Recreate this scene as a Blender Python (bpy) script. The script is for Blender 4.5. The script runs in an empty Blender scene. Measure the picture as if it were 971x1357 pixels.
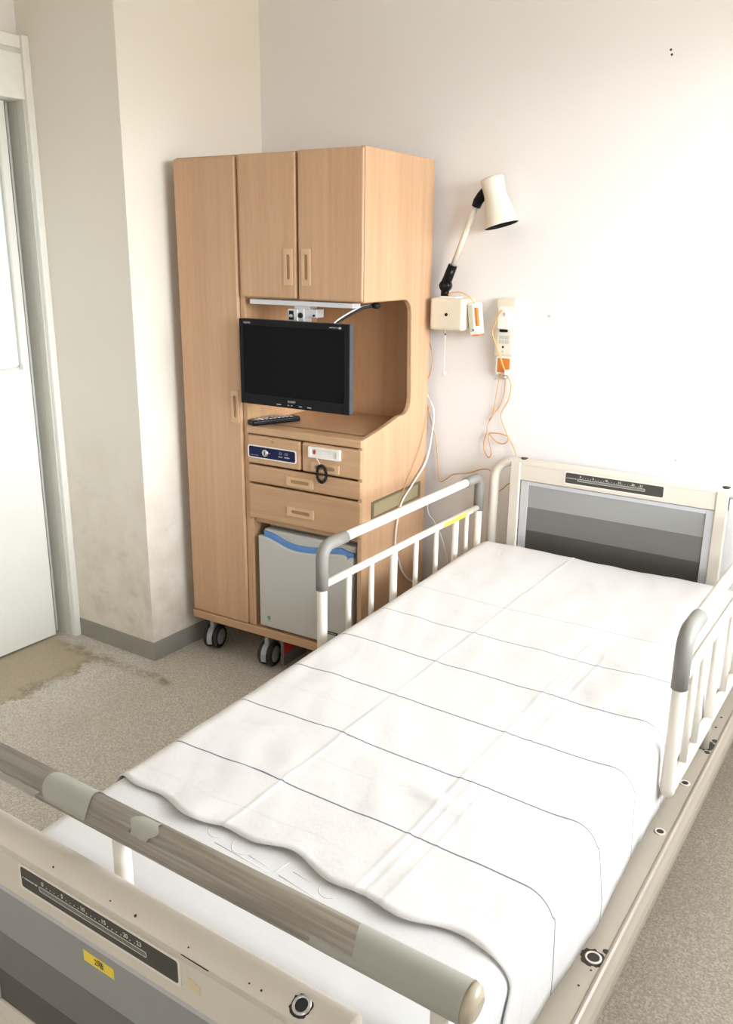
import bpy, bmesh, math, random
from mathutils import Matrix, Vector, noise
R = math.radians
PI = math.pi
random.seed(4)
SC = bpy.context.scene
COL = SC.collection

# ------------------------------------------------------------------ camera
cam_d = bpy.data.cameras.new('camera')
cam_d.sensor_fit = 'HORIZONTAL'
cam_d.sensor_width = 36.0
cam_d.lens = 1149.9 / 971.0 * 36.0
cam_d.clip_start = 0.02
cam = bpy.data.objects.new('camera', cam_d)
COL.objects.link(cam)
_yaw, _pit, _roll = 0.58218, 0.28936, 0.01179
_f = Vector((-math.sin(_yaw) * math.cos(_pit), math.cos(_yaw) * math.cos(_pit), -math.sin(_pit)))
_r = Vector((math.cos(_yaw), math.sin(_yaw), 0))
_u = _r.cross(_f)
_r2 = _r * math.cos(_roll) + _u * math.sin(_roll)
_u2 = _u * math.cos(_roll) - _r * math.sin(_roll)
cam.matrix_world = Matrix.Translation((1.62993, -2.77113, 1.49983)) @ Matrix((_r2, _u2, -_f)).transposed().to_4x4()
SC.camera = cam

# ------------------------------------------------------------------ world, daylight, exposure
WIN = dict(x=2.22, y0=-1.75, y1=-0.10, z0=0.95, z1=2.18)      # the window nearest the bed head
FILL_WIN = dict(x=2.22, y0=-4.30, y1=-3.65, z0=0.95, z1=2.18)     # unseen second window, added for fill light on the front faces
SKY_STRENGTH = 22.0
EXPOSURE = 0.42
world = bpy.data.worlds.new('overcast_sky')
SC.world = world
world.use_nodes = True
nt = world.node_tree
nt.nodes.clear()
w_out = nt.nodes.new('ShaderNodeOutputWorld')
w_bg = nt.nodes.new('ShaderNodeBackground')
w_tc = nt.nodes.new('ShaderNodeTexCoord')
w_sep = nt.nodes.new('ShaderNodeSeparateXYZ')
w_ramp = nt.nodes.new('ShaderNodeValToRGB')
w_map = nt.nodes.new('ShaderNodeMapRange')
w_map.inputs[1].default_value = -1
w_map.inputs[2].default_value = 1
nt.links.new(w_tc.outputs['Generated'], w_sep.inputs[0])
nt.links.new(w_sep.outputs[2], w_map.inputs[0])
nt.links.new(w_map.outputs[0], w_ramp.inputs[0])
e = w_ramp.color_ramp.elements
e[0].position = 0.0
e[0].color = (0.20, 0.19, 0.17, 1)
e[1].position = 1.0
e[1].color = (0.62, 0.72, 0.86, 1)
k = e.new(0.485); k.color = (0.22, 0.21, 0.19, 1)
k = e.new(0.53); k.color = (0.93, 0.97, 1.0, 1)
nt.links.new(w_ramp.outputs[0], w_bg.inputs[0])
w_bg.inputs[1].default_value = SKY_STRENGTH
nt.links.new(w_bg.outputs[0], w_out.inputs[0])

for i, w in enumerate((WIN, FILL_WIN)):                            # light portals: only guide sampling of the sky through the window openings
    ld = bpy.data.lights.new('window_portal', 'AREA')
    ld.shape = 'RECTANGLE'
    ld.size = w['y1'] - w['y0']
    ld.size_y = w['z1'] - w['z0']
    ld.cycles.is_portal = True
    lo = bpy.data.objects.new('window_portal', ld)
    COL.objects.link(lo)
    lo.matrix_world = Matrix.Translation((w['x'] + 0.06, (w['y0'] + w['y1']) / 2, (w['z0'] + w['z1']) / 2)) @ \
        Matrix(((0, 0, 1), (1, 0, 0), (0, 1, 0))).to_4x4()     # local -Z looks to -X
SC.view_settings.view_transform = 'Standard'
SC.view_settings.look = 'None'
SC.view_settings.exposure = EXPOSURE
SC.view_settings.gamma = 1.0
SC.view_settings.use_curve_mapping = False
SC.cycles.max_bounces = 10
SC.cycles.diffuse_bounces = 8
SC.cycles.use_denoising = True
SC.cycles.sample_clamp_indirect = 6

# ------------------------------------------------------------------ frames of reference
WORLD = Matrix.Identity(4)
CAB = Matrix.Translation((-0.6475, -0.5303, 0)) @ Matrix.Rotation(0.03848, 4, 'Z')    # cabinet: front left corner, x right, y back
BED = Matrix.Translation((0.4273, -0.1784, 0))                                        # bed: head left corner, x across, y to the head

# ------------------------------------------------------------------ materials
MATS = {}


def mat(name, col, rough=0.5, metal=0.0, **kw):
    """plain principled material with an optional fine noise in colour and relief"""
    if name in MATS:
        return MATS[name]
    m = bpy.data.materials.new(name)
    m.use_nodes = True
    n = m.node_tree
    b = n.nodes['Principled BSDF']
    b.inputs['Base Color'].default_value = (*col, 1)
    b.inputs['Roughness'].default_value = rough
    b.inputs['Metallic'].default_value = metal
    if 'trans' in kw:
        b.inputs['Transmission Weight'].default_value = kw['trans']
    if 'emit' in kw:
        b.inputs['Emission Color'].default_value = (*col, 1)
        b.inputs['Emission Strength'].default_value = kw['emit']
    if 'spec' in kw:
        b.inputs['Specular IOR Level'].default_value = kw['spec']
    if 'sheen' in kw:
        b.inputs['Sheen Weight'].default_value = kw['sheen']
    vary = kw.get('vary', 0.0)
    if vary or kw.get('bump'):
        tc = n.nodes.new('ShaderNodeTexCoord')
        no = n.nodes.new('ShaderNodeTexNoise')
        no.inputs['Scale'].default_value = kw.get('scale', 30)
        no.inputs['Detail'].default_value = 4
        mp = n.nodes.new('ShaderNodeMapping')
        mp.inputs['Scale'].default_value = kw.get('stretch', (1, 1, 1))
        n.links.new(tc.outputs['Object'], mp.inputs[0])
        n.links.new(mp.outputs[0], no.inputs['Vector'])
        if vary:
            mx = n.nodes.new('ShaderNodeMix')
            mx.data_type = 'RGBA'
            n.links.new(no.outputs[0], mx.inputs[0])
            c0 = kw.get('col2', tuple(c * (1 - vary) for c in col))
            mx.inputs[6].default_value = (*c0, 1)
            mx.inputs[7].default_value = (*(min(1, c * (1 + vary)) for c in col), 1)
            n.links.new(mx.outputs[2], b.inputs['Base Color'])
        if kw.get('bump'):
            bp = n.nodes.new('ShaderNodeBump')
            bp.inputs['Strength'].default_value = kw['bump']
            bp.inputs['Distance'].default_value = kw.get('dist', 0.002)
            n.links.new(no.outputs[0], bp.inputs['Height'])
            n.links.new(bp.outputs[0], b.inputs['Normal'])
    MATS[name] = m
    return m


class NT:
    """small helper to write node graphs"""
    def __init__(self, m):
        self.n = m.node_tree.nodes
        self.l = m.node_tree.links
        self.b = self.n['Principled BSDF']

    def node(self, t, ins=None, **props):
        x = self.n.new(t)
        for a, v in props.items():
            setattr(x, a, v)
        for a, v in (ins or {}).items():
            if hasattr(v, 'is_output'):
                self.l.new(v, x.inputs[a])
            else:
                x.inputs[a].default_value = v
        return x

    def math(self, op, a, b=0.0, c=0.0):
        return self.node('ShaderNodeMath', {0: a, 1: b, 2: c}, operation=op).outputs[0]

    def mix(self, f, a, b, blend='MIX'):
        return self.node('ShaderNodeMix', {0: f, 6: a, 7: b}, data_type='RGBA', blend_type=blend).outputs[2]

    def ramp(self, f, *stops):
        x = self.node('ShaderNodeValToRGB', {0: f})
        el = x.color_ramp.elements
        while len(el) < len(stops):
            el.new(0.5)
        for s, (p, c) in zip(el, stops):
            s.position = p
            s.color = (c, c, c, 1) if not isinstance(c, tuple) else (*c, 1)
        return x.outputs[0]


def new_mat(name, rough=0.5):
    m = bpy.data.materials.new(name)
    m.use_nodes = True
    m.node_tree.nodes['Principled BSDF'].inputs['Roughness'].default_value = rough
    MATS[name] = m
    return NT(m), m


def wood(name, col, grain):
    """beech laminate, fine grain running along one axis"""
    g, m = new_mat(name, 0.42)
    tc = g.node('ShaderNodeTexCoord').outputs['Object']
    s1 = {'z': (60, 60, 1.6), 'x': (1.6, 60, 60), 'y': (60, 1.6, 60)}[grain]
    s2 = {'z': (7, 7, 0.35), 'x': (0.35, 7, 7), 'y': (7, 0.35, 7)}[grain]
    s3 = {'z': (260, 260, 14), 'x': (14, 260, 260), 'y': (260, 14, 260)}[grain]
    n1 = g.node('ShaderNodeTexNoise', {'Vector': g.node('ShaderNodeMapping', {0: tc, 3: s1}).outputs[0], 'Scale': 1.0, 'Detail': 4.0}).outputs[0]
    n2 = g.node('ShaderNodeTexNoise', {'Vector': g.node('ShaderNodeMapping', {0: tc, 3: s2}).outputs[0], 'Scale': 1.5, 'Detail': 2.0}).outputs[0]
    n3 = g.node('ShaderNodeTexNoise', {'Vector': g.node('ShaderNodeMapping', {0: tc, 3: s3}).outputs[0], 'Scale': 1.0, 'Detail': 1.0}).outputs[0]
    f = g.math('ADD', g.math('MULTIPLY', n1, 0.45), g.math('ADD', g.math('MULTIPLY', n2, 0.4), g.math('MULTIPLY', n3, 0.25)))
    f = g.ramp(f, (0.36, 0.0), (0.74, 1.0))
    dark = tuple(c * k for c, k in zip(col, (0.86, 0.82, 0.77)))
    lite = tuple(min(1, c * k) for c, k in zip(col, (1.08, 1.10, 1.13)))
    g.l.new(g.mix(f, (*dark, 1), (*lite, 1)), g.b.inputs['Base Color'])
    bp = g.node('ShaderNodeBump', {'Height': n3, 'Strength': 0.05, 'Distance': 0.001})
    g.l.new(bp.outputs[0], g.b.inputs['Normal'])
    return m


BEECH = (0.525, 0.326, 0.190)
M_WOODV = wood('beech_laminate_upright', BEECH, 'z')
M_WOODH = wood('beech_laminate_level', (0.495, 0.308, 0.172), 'x')
M_WOODY = wood('beech_laminate_deep', BEECH, 'y')
M_WOODIN = wood('beech_laminate_niche', (0.50, 0.305, 0.165), 'z')
M_PULL = wood('beech_pull', (0.60, 0.405, 0.245), 'z')
M_SLOT = mat('pull_slot', (0.34, 0.20, 0.09), 0.5)


def wall_mat(name, col, stain=False, scale=(900, 900, 900)):
    """matt vinyl wallpaper with a fine woven relief, scuffs and a few stains"""
    g, m = new_mat(name, 0.78)
    tc = g.node('ShaderNodeTexCoord').outputs['Object']
    n1 = g.node('ShaderNodeTexNoise', {'Vector': g.node('ShaderNodeMapping', {0: tc, 3: (40, 40, 160)}).outputs[0], 'Scale': 4.0, 'Detail': 3.0}).outputs[0]
    n2 = g.node('ShaderNodeTexNoise', {'Vector': tc, 'Scale': 1.7, 'Detail': 5.0}).outputs[0]
    c = g.mix(g.ramp(n2, (0.3, 0.0), (0.7, 1.0)), (*(x * 0.965 for x in col), 1), (*col, 1))
    sep = g.node('ShaderNodeSeparateXYZ', {0: tc})
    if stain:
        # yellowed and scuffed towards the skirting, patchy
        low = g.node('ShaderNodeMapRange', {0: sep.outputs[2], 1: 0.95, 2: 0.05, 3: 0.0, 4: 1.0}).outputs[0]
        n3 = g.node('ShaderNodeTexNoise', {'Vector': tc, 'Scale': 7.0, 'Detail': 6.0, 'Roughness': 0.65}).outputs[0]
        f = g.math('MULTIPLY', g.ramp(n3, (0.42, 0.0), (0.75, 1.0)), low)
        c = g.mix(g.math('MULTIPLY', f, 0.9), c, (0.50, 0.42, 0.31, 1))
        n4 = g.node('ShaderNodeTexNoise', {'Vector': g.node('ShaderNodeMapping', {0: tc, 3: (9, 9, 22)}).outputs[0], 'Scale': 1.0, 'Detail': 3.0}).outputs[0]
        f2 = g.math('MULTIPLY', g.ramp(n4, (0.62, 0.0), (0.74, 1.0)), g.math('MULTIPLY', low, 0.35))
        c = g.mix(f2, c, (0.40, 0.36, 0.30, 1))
    g.l.new(c, g.b.inputs['Base Color'])
    bp = g.node('ShaderNodeBump', {'Height': n1, 'Strength': 0.12, 'Distance': 0.0015})
    g.l.new(bp.outputs[0], g.b.inputs['Normal'])
    return m


M_WALL = wall_mat('white_wallpaper', (0.80, 0.775, 0.745))
M_WALLB = wall_mat('white_wallpaper_bed_side', (0.80, 0.775, 0.76))
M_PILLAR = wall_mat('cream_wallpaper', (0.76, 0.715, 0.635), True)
M_CEIL = mat('ceiling_board', (0.80, 0.79, 0.76), 0.85)


def floor_mat():
    """speckled grey-beige sheet vinyl; torn to the dirty screed by the door"""
    g, m = new_mat('speckled_vinyl', 0.55)
    tc = g.node('ShaderNodeTexCoord').outputs['Object']
    v = g.node('ShaderNodeTexVoronoi', {'Vector': tc, 'Scale': 240.0})
    cell = g.node('ShaderNodeSeparateColor', {0: v.outputs['Color']}).outputs[0]
    n1 = g.node('ShaderNodeTexNoise', {'Vector': tc, 'Scale': 160.0, 'Detail': 3.0}).outputs[0]
    base = g.mix(g.ramp(cell, (0.15, 0.0), (0.9, 1.0)), (0.47, 0.435, 0.38, 1), (0.70, 0.66, 0.595, 1))
    base = g.mix(g.ramp(n1, (0.35, 0.6), (0.5, 0.0)), base, (0.33, 0.295, 0.245, 1))
    n2 = g.node('ShaderNodeTexNoise', {'Vector': tc, 'Scale': 2.2, 'Detail': 5.0}).outputs[0]
    base = g.mix(g.math('MULTIPLY', g.ramp(n2, (0.4, 0.0), (0.75, 1.0)), 0.35), base, (0.38, 0.33, 0.26, 1))
    # stains with a shape of their own: a dirty strip by the door sill and a trail towards the cabinet
    sep = g.node('ShaderNodeSeparateXYZ', {0: tc})
    x, y = sep.outputs[0], sep.outputs[1]
    n3 = g.node('ShaderNodeTexNoise', {'Vector': tc, 'Scale': 9.0, 'Detail': 6.0, 'Roughness': 0.7}).outputs[0]
    nz = g.math('MULTIPLY', g.math('SUBTRACT', n3, 0.5), 0.28)
    # strip: x < -0.88 , y between -1.6 and -0.74
    sx = g.node('ShaderNodeMapRange', {0: g.math('ADD', x, nz), 1: -0.86, 2: -0.90, 3: 0.0, 4: 1.0}).outputs[0]
    sy = g.node('ShaderNodeMapRange', {0: g.math('ADD', y, nz), 1: -0.74, 2: -0.80, 3: 0.0, 4: 1.0}).outputs[0]
    strip = g.math('MULTIPLY', sx, sy)
    c = g.mix(g.math('MULTIPLY', strip, 0.75), base, (0.36, 0.285, 0.17, 1))
    edge = g.math('MULTIPLY', g.node('ShaderNodeMapRange', {0: g.math('ABSOLUTE', g.math('ADD', g.math('ADD', x, nz), 0.89)), 1: 0.03, 2: 0.0, 3: 0.0, 4: 1.0}).outputs[0], sy)
    # trail along y = -0.795 from x = -1.05 to -0.5
    ty = g.node('ShaderNodeMapRange', {0: g.math('ABSOLUTE', g.math('ADD', g.math('ADD', y, g.math('MULTIPLY', nz, 0.5)), 0.797)), 1: 0.036, 2: 0.010, 3: 0.0, 4: 1.0}).outputs[0]
    tx = g.math('MULTIPLY', g.node('ShaderNodeMapRange', {0: x, 1: -0.49, 2: -0.53, 3: 0.0, 4: 1.0}).outputs[0],
                g.node('ShaderNodeMapRange', {0: x, 1: -1.15, 2: -1.05, 3: 0.0, 4: 1.0}).outputs[0])
    n4 = g.node('ShaderNodeTexNoise', {'Vector': tc, 'Scale': 22.0, 'Detail': 5.0, 'Roughness': 0.7}).outputs[0]
    pat = g.ramp(n4, (0.38, 0.0), (0.60, 1.0))
    trail = g.math('MULTIPLY', g.math('MULTIPLY', ty, tx), pat)
    c = g.mix(g.math('MULTIPLY', g.math('MAXIMUM', g.math('MULTIPLY', edge, pat), trail), 0.72), c, (0.19, 0.135, 0.07, 1))
    g.l.new(c, g.b.inputs['Base Color'])
    bp = g.node('ShaderNodeBump', {'Height': n1, 'Strength': 0.25, 'Distance': 0.001})
    g.l.new(bp.outputs[0], g.b.inputs['Normal'])
    return m


M_FLOOR = floor_mat()
M_SKIRT = mat('grey_vinyl_skirting', (0.30, 0.285, 0.25), 0.5, vary=0.12, scale=12)
M_DOORPAINT = mat('white_door_paint', (0.74, 0.735, 0.68), 0.45, vary=0.05, scale=6)
M_TRIM = mat('white_trim_paint', (0.80, 0.795, 0.74), 0.45, vary=0.06, scale=25)
M_JAMB = mat('shade_greyed_jamb', (0.62, 0.615, 0.56), 0.5, vary=0.05, scale=9)  # white jamb; the shade on its return is put into this grey
M_FROST = mat('frosted_glass', (0.86, 0.90, 0.90), 0.35)
M_DARK = mat('dark_gap', (0.02, 0.02, 0.02), 0.8)
M_CREAM = mat('cream_enamel', (0.61, 0.555, 0.475), 0.34, vary=0.04, scale=5)
M_FRAME = mat('shaded_cream_enamel', (0.40, 0.352, 0.285), 0.36, vary=0.05, scale=7)  # cream enamel darkened: shade below the window sill put into the colour
M_RAILW = mat('ivory_enamel', (0.72, 0.67, 0.59), 0.40)
M_GRIP = mat('grey_grip', (0.215, 0.205, 0.18), 0.5)
M_SILVER = mat('satin_aluminium', (0.60, 0.61, 0.64), 0.35, 0.5)
M_BAND1 = mat('light_grey_band', (0.27, 0.27, 0.26), 0.32)
M_BAND2 = mat('mid_grey_band', (0.145, 0.14, 0.128), 0.32)
M_BAND3 = mat('dark_grey_band', (0.058, 0.054, 0.045), 0.32)
M_LABEL = mat('charcoal_label', (0.045, 0.042, 0.034), 0.4)
M_INK = mat('pale_print', (0.75, 0.74, 0.68), 0.5)
M_INKGREY = mat('grey_window', (0.15, 0.15, 0.135), 0.3)
M_YELLOW = mat('yellow_tape', (0.80, 0.60, 0.06), 0.5)
M_TAPE = mat('aged_tape', (0.62, 0.53, 0.34), 0.4)
M_BLACKINK = mat('black_print', (0.03, 0.03, 0.03), 0.6)
M_STEEL = mat('worn_steel', (0.62, 0.61, 0.60), 0.3, 0.9)
M_CHIP = mat('chipped_rust', (0.035, 0.025, 0.020), 0.7)
M_BLACK = mat('black_plastic', (0.006, 0.006, 0.007), 0.25, spec=0.15)
M_BLACKM = mat('black_matt_plastic', (0.012, 0.011, 0.011), 0.5, spec=0.2)
M_SCREEN = mat('tv_panel', (0.004, 0.0035, 0.004), 0.16, spec=0.08)
M_TVSIDE = mat('tv_side', (0.045, 0.05, 0.062), 0.35)
M_RUBBER = mat('black_rubber', (0.02, 0.02, 0.022), 0.6)
M_WHEEL = mat('grey_wheel_hub', (0.36, 0.37, 0.38), 0.45)
M_FRIDGE = mat('pale_grey_enamel', (0.50, 0.485, 0.45), 0.30)
M_FRIDGEBODY = mat('fridge_body_grey', (0.24, 0.225, 0.20), 0.45)
M_BLUE = mat('blue_plastic', (0.10, 0.24, 0.52), 0.35)
M_GREEN = mat('green_print', (0.05, 0.34, 0.22), 0.5)
M_NAVY = mat('navy_panel', (0.006, 0.010, 0.055), 0.3, spec=0.2)
M_WHITEPL = mat('white_plastic', (0.80, 0.77, 0.72), 0.35)
M_IVORYPL = mat('ivory_plastic', (0.72, 0.66, 0.53), 0.38)
M_SHADE = mat('ivory_lacquer', (0.70, 0.665, 0.56), 0.33)
M_RED = mat('red_plastic', (0.70, 0.03, 0.02), 0.4)
M_REDDARK = mat('dark_red_switch', (0.30, 0.03, 0.02), 0.4)
M_BRONZE = mat('bronze_metal', (0.40, 0.335, 0.20), 0.4, 0.25)
M_BRONZED = mat('bronze_rim', (0.22, 0.175, 0.10), 0.4, 0.4)
M_ORANGE = mat('orange_plastic', (0.62, 0.20, 0.035), 0.4)
M_ORANGEC = mat('amber_cord', (0.72, 0.38, 0.12), 0.35)
M_TANC = mat('tan_cord', (0.56, 0.31, 0.12), 0.45)
M_WHITEC = mat('white_cord', (0.80, 0.78, 0.74), 0.4)
M_GREYLBL = mat('grey_print', (0.45, 0.45, 0.43), 0.6)
M_MATTRESS = mat('white_mattress_cover', (0.66, 0.66, 0.66), 0.7, bump=0.25, scale=55, dist=0.002, vary=0.02)


def grip_wood():
    """grey wood-print vinyl sleeve with peeled paler patches"""
    g, m = new_mat('grey_woodprint_sleeve', 0.45)
    tc = g.node('ShaderNodeTexCoord').outputs['Object']
    n1 = g.node('ShaderNodeTexNoise', {'Vector': g.node('ShaderNodeMapping', {0: tc, 3: (6, 190, 190)}).outputs[0], 'Scale': 1.0, 'Detail': 3.0}).outputs[0]
    c = g.mix(g.ramp(n1, (0.35, 0.0), (0.65, 1.0)), (0.19, 0.165, 0.135, 1), (0.33, 0.30, 0.25, 1))
    g.l.new(c, g.b.inputs['Base Color'])
    return m


M_SLEEVE = grip_wood()
M_PEEL = mat('pale_grey_sleeve_patch', (0.33, 0.325, 0.28), 0.42, vary=0.06, scale=20)


def sheet_mat():
    """white cotton draw sheet: thin navy stripes about 0.2 m apart, faint beige pin lines between"""
    g, m = new_mat('striped_white_cotton', 0.75)
    uv = g.node('ShaderNodeUVMap').outputs[0]
    sep = g.node('ShaderNodeSeparateXYZ', {0: uv})
    t = sep.outputs[1]                                     # metres along the bed, 0 at the first stripe
    s = sep.outputs[0]
    fr = g.math('PINGPONG', t, 0.0995)                     # distance to the nearest stripe
    line = g.node('ShaderNodeMapRange', {0: fr, 1: 0.0022, 2: 0.0011, 3: 0.0, 4: 1.0}).outputs[0]
    inside = g.math('MULTIPLY', g.math('GREATER_THAN', t, -0.15), g.math('LESS_THAN', t, 1.06))
    n = g.node('ShaderNodeTexNoise', {'Vector': uv, 'Scale': 3.0, 'Detail': 2.0}).outputs[0]
    frp = g.math('PINGPONG', g.math('ADD', t, 0.0995), 0.0995)
    pin = g.math('MULTIPLY', g.node('ShaderNodeMapRange', {0: frp, 1: 0.0024, 2: 0.0012, 3: 0.0, 4: 1.0}).outputs[0], g.ramp(n, (0.40, 0.05), (0.60, 0.55)))
    fade = g.node('ShaderNodeMapRange', {0: t, 1: 1.04, 2: 0.70, 3: 0.25, 4: 1.0}).outputs[0]   # stripes fade towards the pillow end
    white = (0.69, 0.672, 0.655, 1)
    c = g.mix(g.math('MULTIPLY', pin, 0.45), white, (0.52, 0.46, 0.38, 1))
    c = g.mix(g.math('MULTIPLY', g.math('MULTIPLY', line, inside), g.math('MULTIPLY', fade, 0.92)), c, (0.07, 0.08, 0.13, 1))
    g.l.new(c, g.b.inputs['Base Color'])
    n5 = g.node('ShaderNodeTexNoise', {'Vector': g.node('ShaderNodeMapping', {0: uv, 3: (9, 5, 1)}).outputs[0], 'Scale': 1.0, 'Detail': 5.0, 'Roughness': 0.6}).outputs[0]
    bp = g.node('ShaderNodeBump', {'Height': n5, 'Strength': 0.45, 'Distance': 0.010})
    g.l.new(bp.outputs[0], g.b.inputs['Normal'])
    return m


M_SHEET = sheet_mat()

# ------------------------------------------------------------------ mesh and object helpers


class MB:
    """collects shapes into one bmesh (coordinates of a frame of reference)"""
    def __init__(self):
        self.bm = bmesh.new()
        self.smooth = False

    def box(self, x0, x1, y0, y1, z0, z1, bev=0.0, seg=2):
        t = bmesh.new()
        bmesh.ops.create_cube(t, size=1)
        bmesh.ops.scale(t, vec=(x1 - x0, y1 - y0, z1 - z0), verts=t.verts)
        bmesh.ops.translate(t, vec=((x0 + x1) / 2, (y0 + y1) / 2, (z0 + z1) / 2), verts=t.verts)
        if bev > 0:
            bmesh.ops.bevel(t, geom=list(t.edges), offset=min(bev, 0.49 * min(x1 - x0, y1 - y0, z1 - z0)), segments=seg, profile=0.5, affect='EDGES')
        return self._add(t)

    def _add(self, t, M=None):
        if M is not None:
            bmesh.ops.transform(t, matrix=M, verts=t.verts)
        me = bpy.data.meshes.new('tmp')
        t.to_mesh(me)
        t.free()
        self.bm.from_mesh(me)
        bpy.data.meshes.remove(me)
        return self

    def boxm(self, M, sx, sy, sz, bev=0.0, seg=2):
        t = bmesh.new()
        bmesh.ops.create_cube(t, size=1)
        bmesh.ops.scale(t, vec=(sx, sy, sz), verts=t.verts)
        if bev > 0:
            bmesh.ops.bevel(t, geom=list(t.edges), offset=min(bev, 0.49 * min(sx, sy, sz)), segments=seg, profile=0.5, affect='EDGES')
        return self._add(t, M)

    def tube(self, pts, r, seg=12, caps=True, closed=False):
        """round tube along a polyline; r a number or one per point"""
        pts = [Vector(p) for p in pts]
        n = len(pts)
        rr = r if isinstance(r, (list, tuple)) else [r] * n
        rings = []
        prev = None
        for i, p in enumerate(pts):
            if closed:
                d = pts[(i + 1) % n] - pts[i - 1]
            else:
                d = pts[min(i + 1, n - 1)] - pts[max(i - 1, 0)]
            d.normalize()
            if prev is None:
                a = Vector((0, 0, 1)) if abs(d.z) < 0.9 else Vector((1, 0, 0))
                a = (a - d * a.dot(d)).normalized()
            else:
                a = (prev - d * prev.dot(d)).normalized()
            prev = a
            b = d.cross(a)
            rings.append([self.bm.verts.new(p + (a * math.cos(2 * PI * k / seg) + b * math.sin(2 * PI * k / seg)) * rr[i]) for k in range(seg)])
        m = n if closed else n - 1
        for i in range(m):
            A, Bq = rings[i], rings[(i + 1) % n]
            for k in range(seg):
                f = self.bm.faces.new((A[k], A[(k + 1) % seg], Bq[(k + 1) % seg], Bq[k]))
                f.smooth = True
        if caps and not closed:
            self.bm.faces.new(list(reversed(rings[0])))
            self.bm.faces.new(rings[-1])
        return self

    def lathe(self, prof, M, seg=28):
        """profile of (radius, height) turned about the local z of M"""
        rings = []
        for (r, z) in prof:
            rings.append([self.bm.verts.new(M @ Vector((r * math.cos(2 * PI * k / seg), r * math.sin(2 * PI * k / seg), z))) for k in range(seg)])
        for A, Bq in zip(rings, rings[1:]):
            for k in range(seg):
                f = self.bm.faces.new((A[k], A[(k + 1) % seg], Bq[(k + 1) % seg], Bq[k]))
                f.smooth = True
        self.bm.faces.new(list(reversed(rings[0])))
        self.bm.faces.new(rings[-1])
        return self

    def prism(self, poly, M, depth, bev=0.0, seg=2):
        """2D outline (x, y of M) extruded along +z of M"""
        t = bmesh.new()
        a = [t.verts.new((x, y, 0)) for x, y in poly]
        b = [t.verts.new((x, y, depth)) for x, y in poly]
        f0 = t.faces.new(list(reversed(a)))
        f1 = t.faces.new(b)
        n = len(poly)
        for i in range(n):
            t.faces.new((a[i], a[(i + 1) % n], b[(i + 1) % n], b[i]))
        bmesh.ops.recalc_face_normals(t, faces=t.faces)
        if bev > 0:
            bmesh.ops.bevel(t, geom=[e for e in t.edges if any(f in (f0, f1) for f in e.link_faces)], offset=bev, segments=seg, profile=0.5, affect='EDGES')
        return self._add(t, M)

    def sphere(self, c, r, scale=(1, 1, 1), seg=16, M=None):
        t = bmesh.new()
        bmesh.ops.create_uvsphere(t, u_segments=seg, v_segments=max(6, seg // 2), radius=r)
        for f in t.faces:
            f.smooth = True
        bmesh.ops.scale(t, vec=scale, verts=t.verts)
        return self._add(t, Matrix.Translation(c) @ (M or Matrix.Identity(4)))

    def build(self, name, m, parent=None, frame=None, base=(0, 0, 0), smooth=False, recalc=True):
        if parent is not None:
            base = parent.get('_b', base)
        bmesh.ops.translate(self.bm, vec=-Vector(base), verts=self.bm.verts)
        if recalc:
            bmesh.ops.recalc_face_normals(self.bm, faces=self.bm.faces)
        me = bpy.data.meshes.new(name)
        if smooth:
            for f in self.bm.faces:
                f.smooth = True
        self.bm.to_mesh(me)
        self.bm.free()
        for mm in (m if isinstance(m, (list, tuple)) else [m]):
            me.materials.append(mm)
        o = bpy.data.objects.new(name, me)
        COL.objects.link(o)
        if smooth:
            try:
                me.set_sharp_from_angle(angle=R(40))
            except Exception:
                pass
        o['_b'] = tuple(base)
        if parent is not None:
            o.parent = parent
        else:
            o.matrix_world = (frame or WORLD) @ Matrix.Translation(base)
        return o


def thing(name, label, cat, frame=WORLD, base=(0, 0, 0), group=None):
    o = bpy.data.objects.new(name, None)
    o.empty_display_size = 0.05
    COL.objects.link(o)
    o.matrix_world = frame @ Matrix.Translation(base)
    o['_b'] = tuple(base)
    return tag(o, label, cat, group)


def tag(o, label, cat, group=None):
    o['label'] = label
    o['category'] = cat
    if group:
        o['group'] = group
    return o


def struct(o):
    o['kind'] = 'structure'
    return o


def stuff(o):
    o['kind'] = 'stuff'
    return o


def lab(o, s):
    o['label'] = s
    return o


def axes(origin, x, y):
    """matrix with given origin, x axis and y axis"""
    x = Vector(x).normalized()
    y = Vector(y)
    y = (y - x * x.dot(y)).normalized()
    z = x.cross(y)
    M = Matrix((x, y, z)).transposed().to_4x4()
    M.translation = Vector(origin)
    return M


def rrect(w, h, r, n=4):
    """rounded rectangle outline about the origin"""
    out = []
    for cx, cy, a0 in ((w / 2 - r, h / 2 - r, 0), (-w / 2 + r, h / 2 - r, 90), (-w / 2 + r, -h / 2 + r, 180), (w / 2 - r, -h / 2 + r, 270)):
        for k in range(n + 1):
            a = R(a0 + 90 * k / n)
            out.append((cx + r * math.cos(a), cy + r * math.sin(a)))
    return out


def ring_plate(mb, M, w, h, r, iw, ih, ir, depth, n=4):
    """rounded rectangular frame with a rounded opening"""
    A, B = rrect(w, h, r, n), rrect(iw, ih, ir, n)
    N = len(A)
    vs = []
    for z in (0, depth):
        vs.append([mb.bm.verts.new(M @ Vector((x, y, z))) for x, y in A])
        vs.append([mb.bm.verts.new(M @ Vector((x, y, z))) for x, y in B])
    for i in range(N):
        j = (i + 1) % N
        mb.bm.faces.new((vs[2][i], vs[2][j], vs[3][j], vs[3][i]))
        mb.bm.faces.new((vs[0][j], vs[0][i], vs[1][i], vs[1][j]))
        mb.bm.faces.new((vs[0][i], vs[0][j], vs[2][j], vs[2][i]))
        mb.bm.faces.new((vs[1][j], vs[1][i], vs[3][i], vs[3][j]))
    return mb


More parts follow.
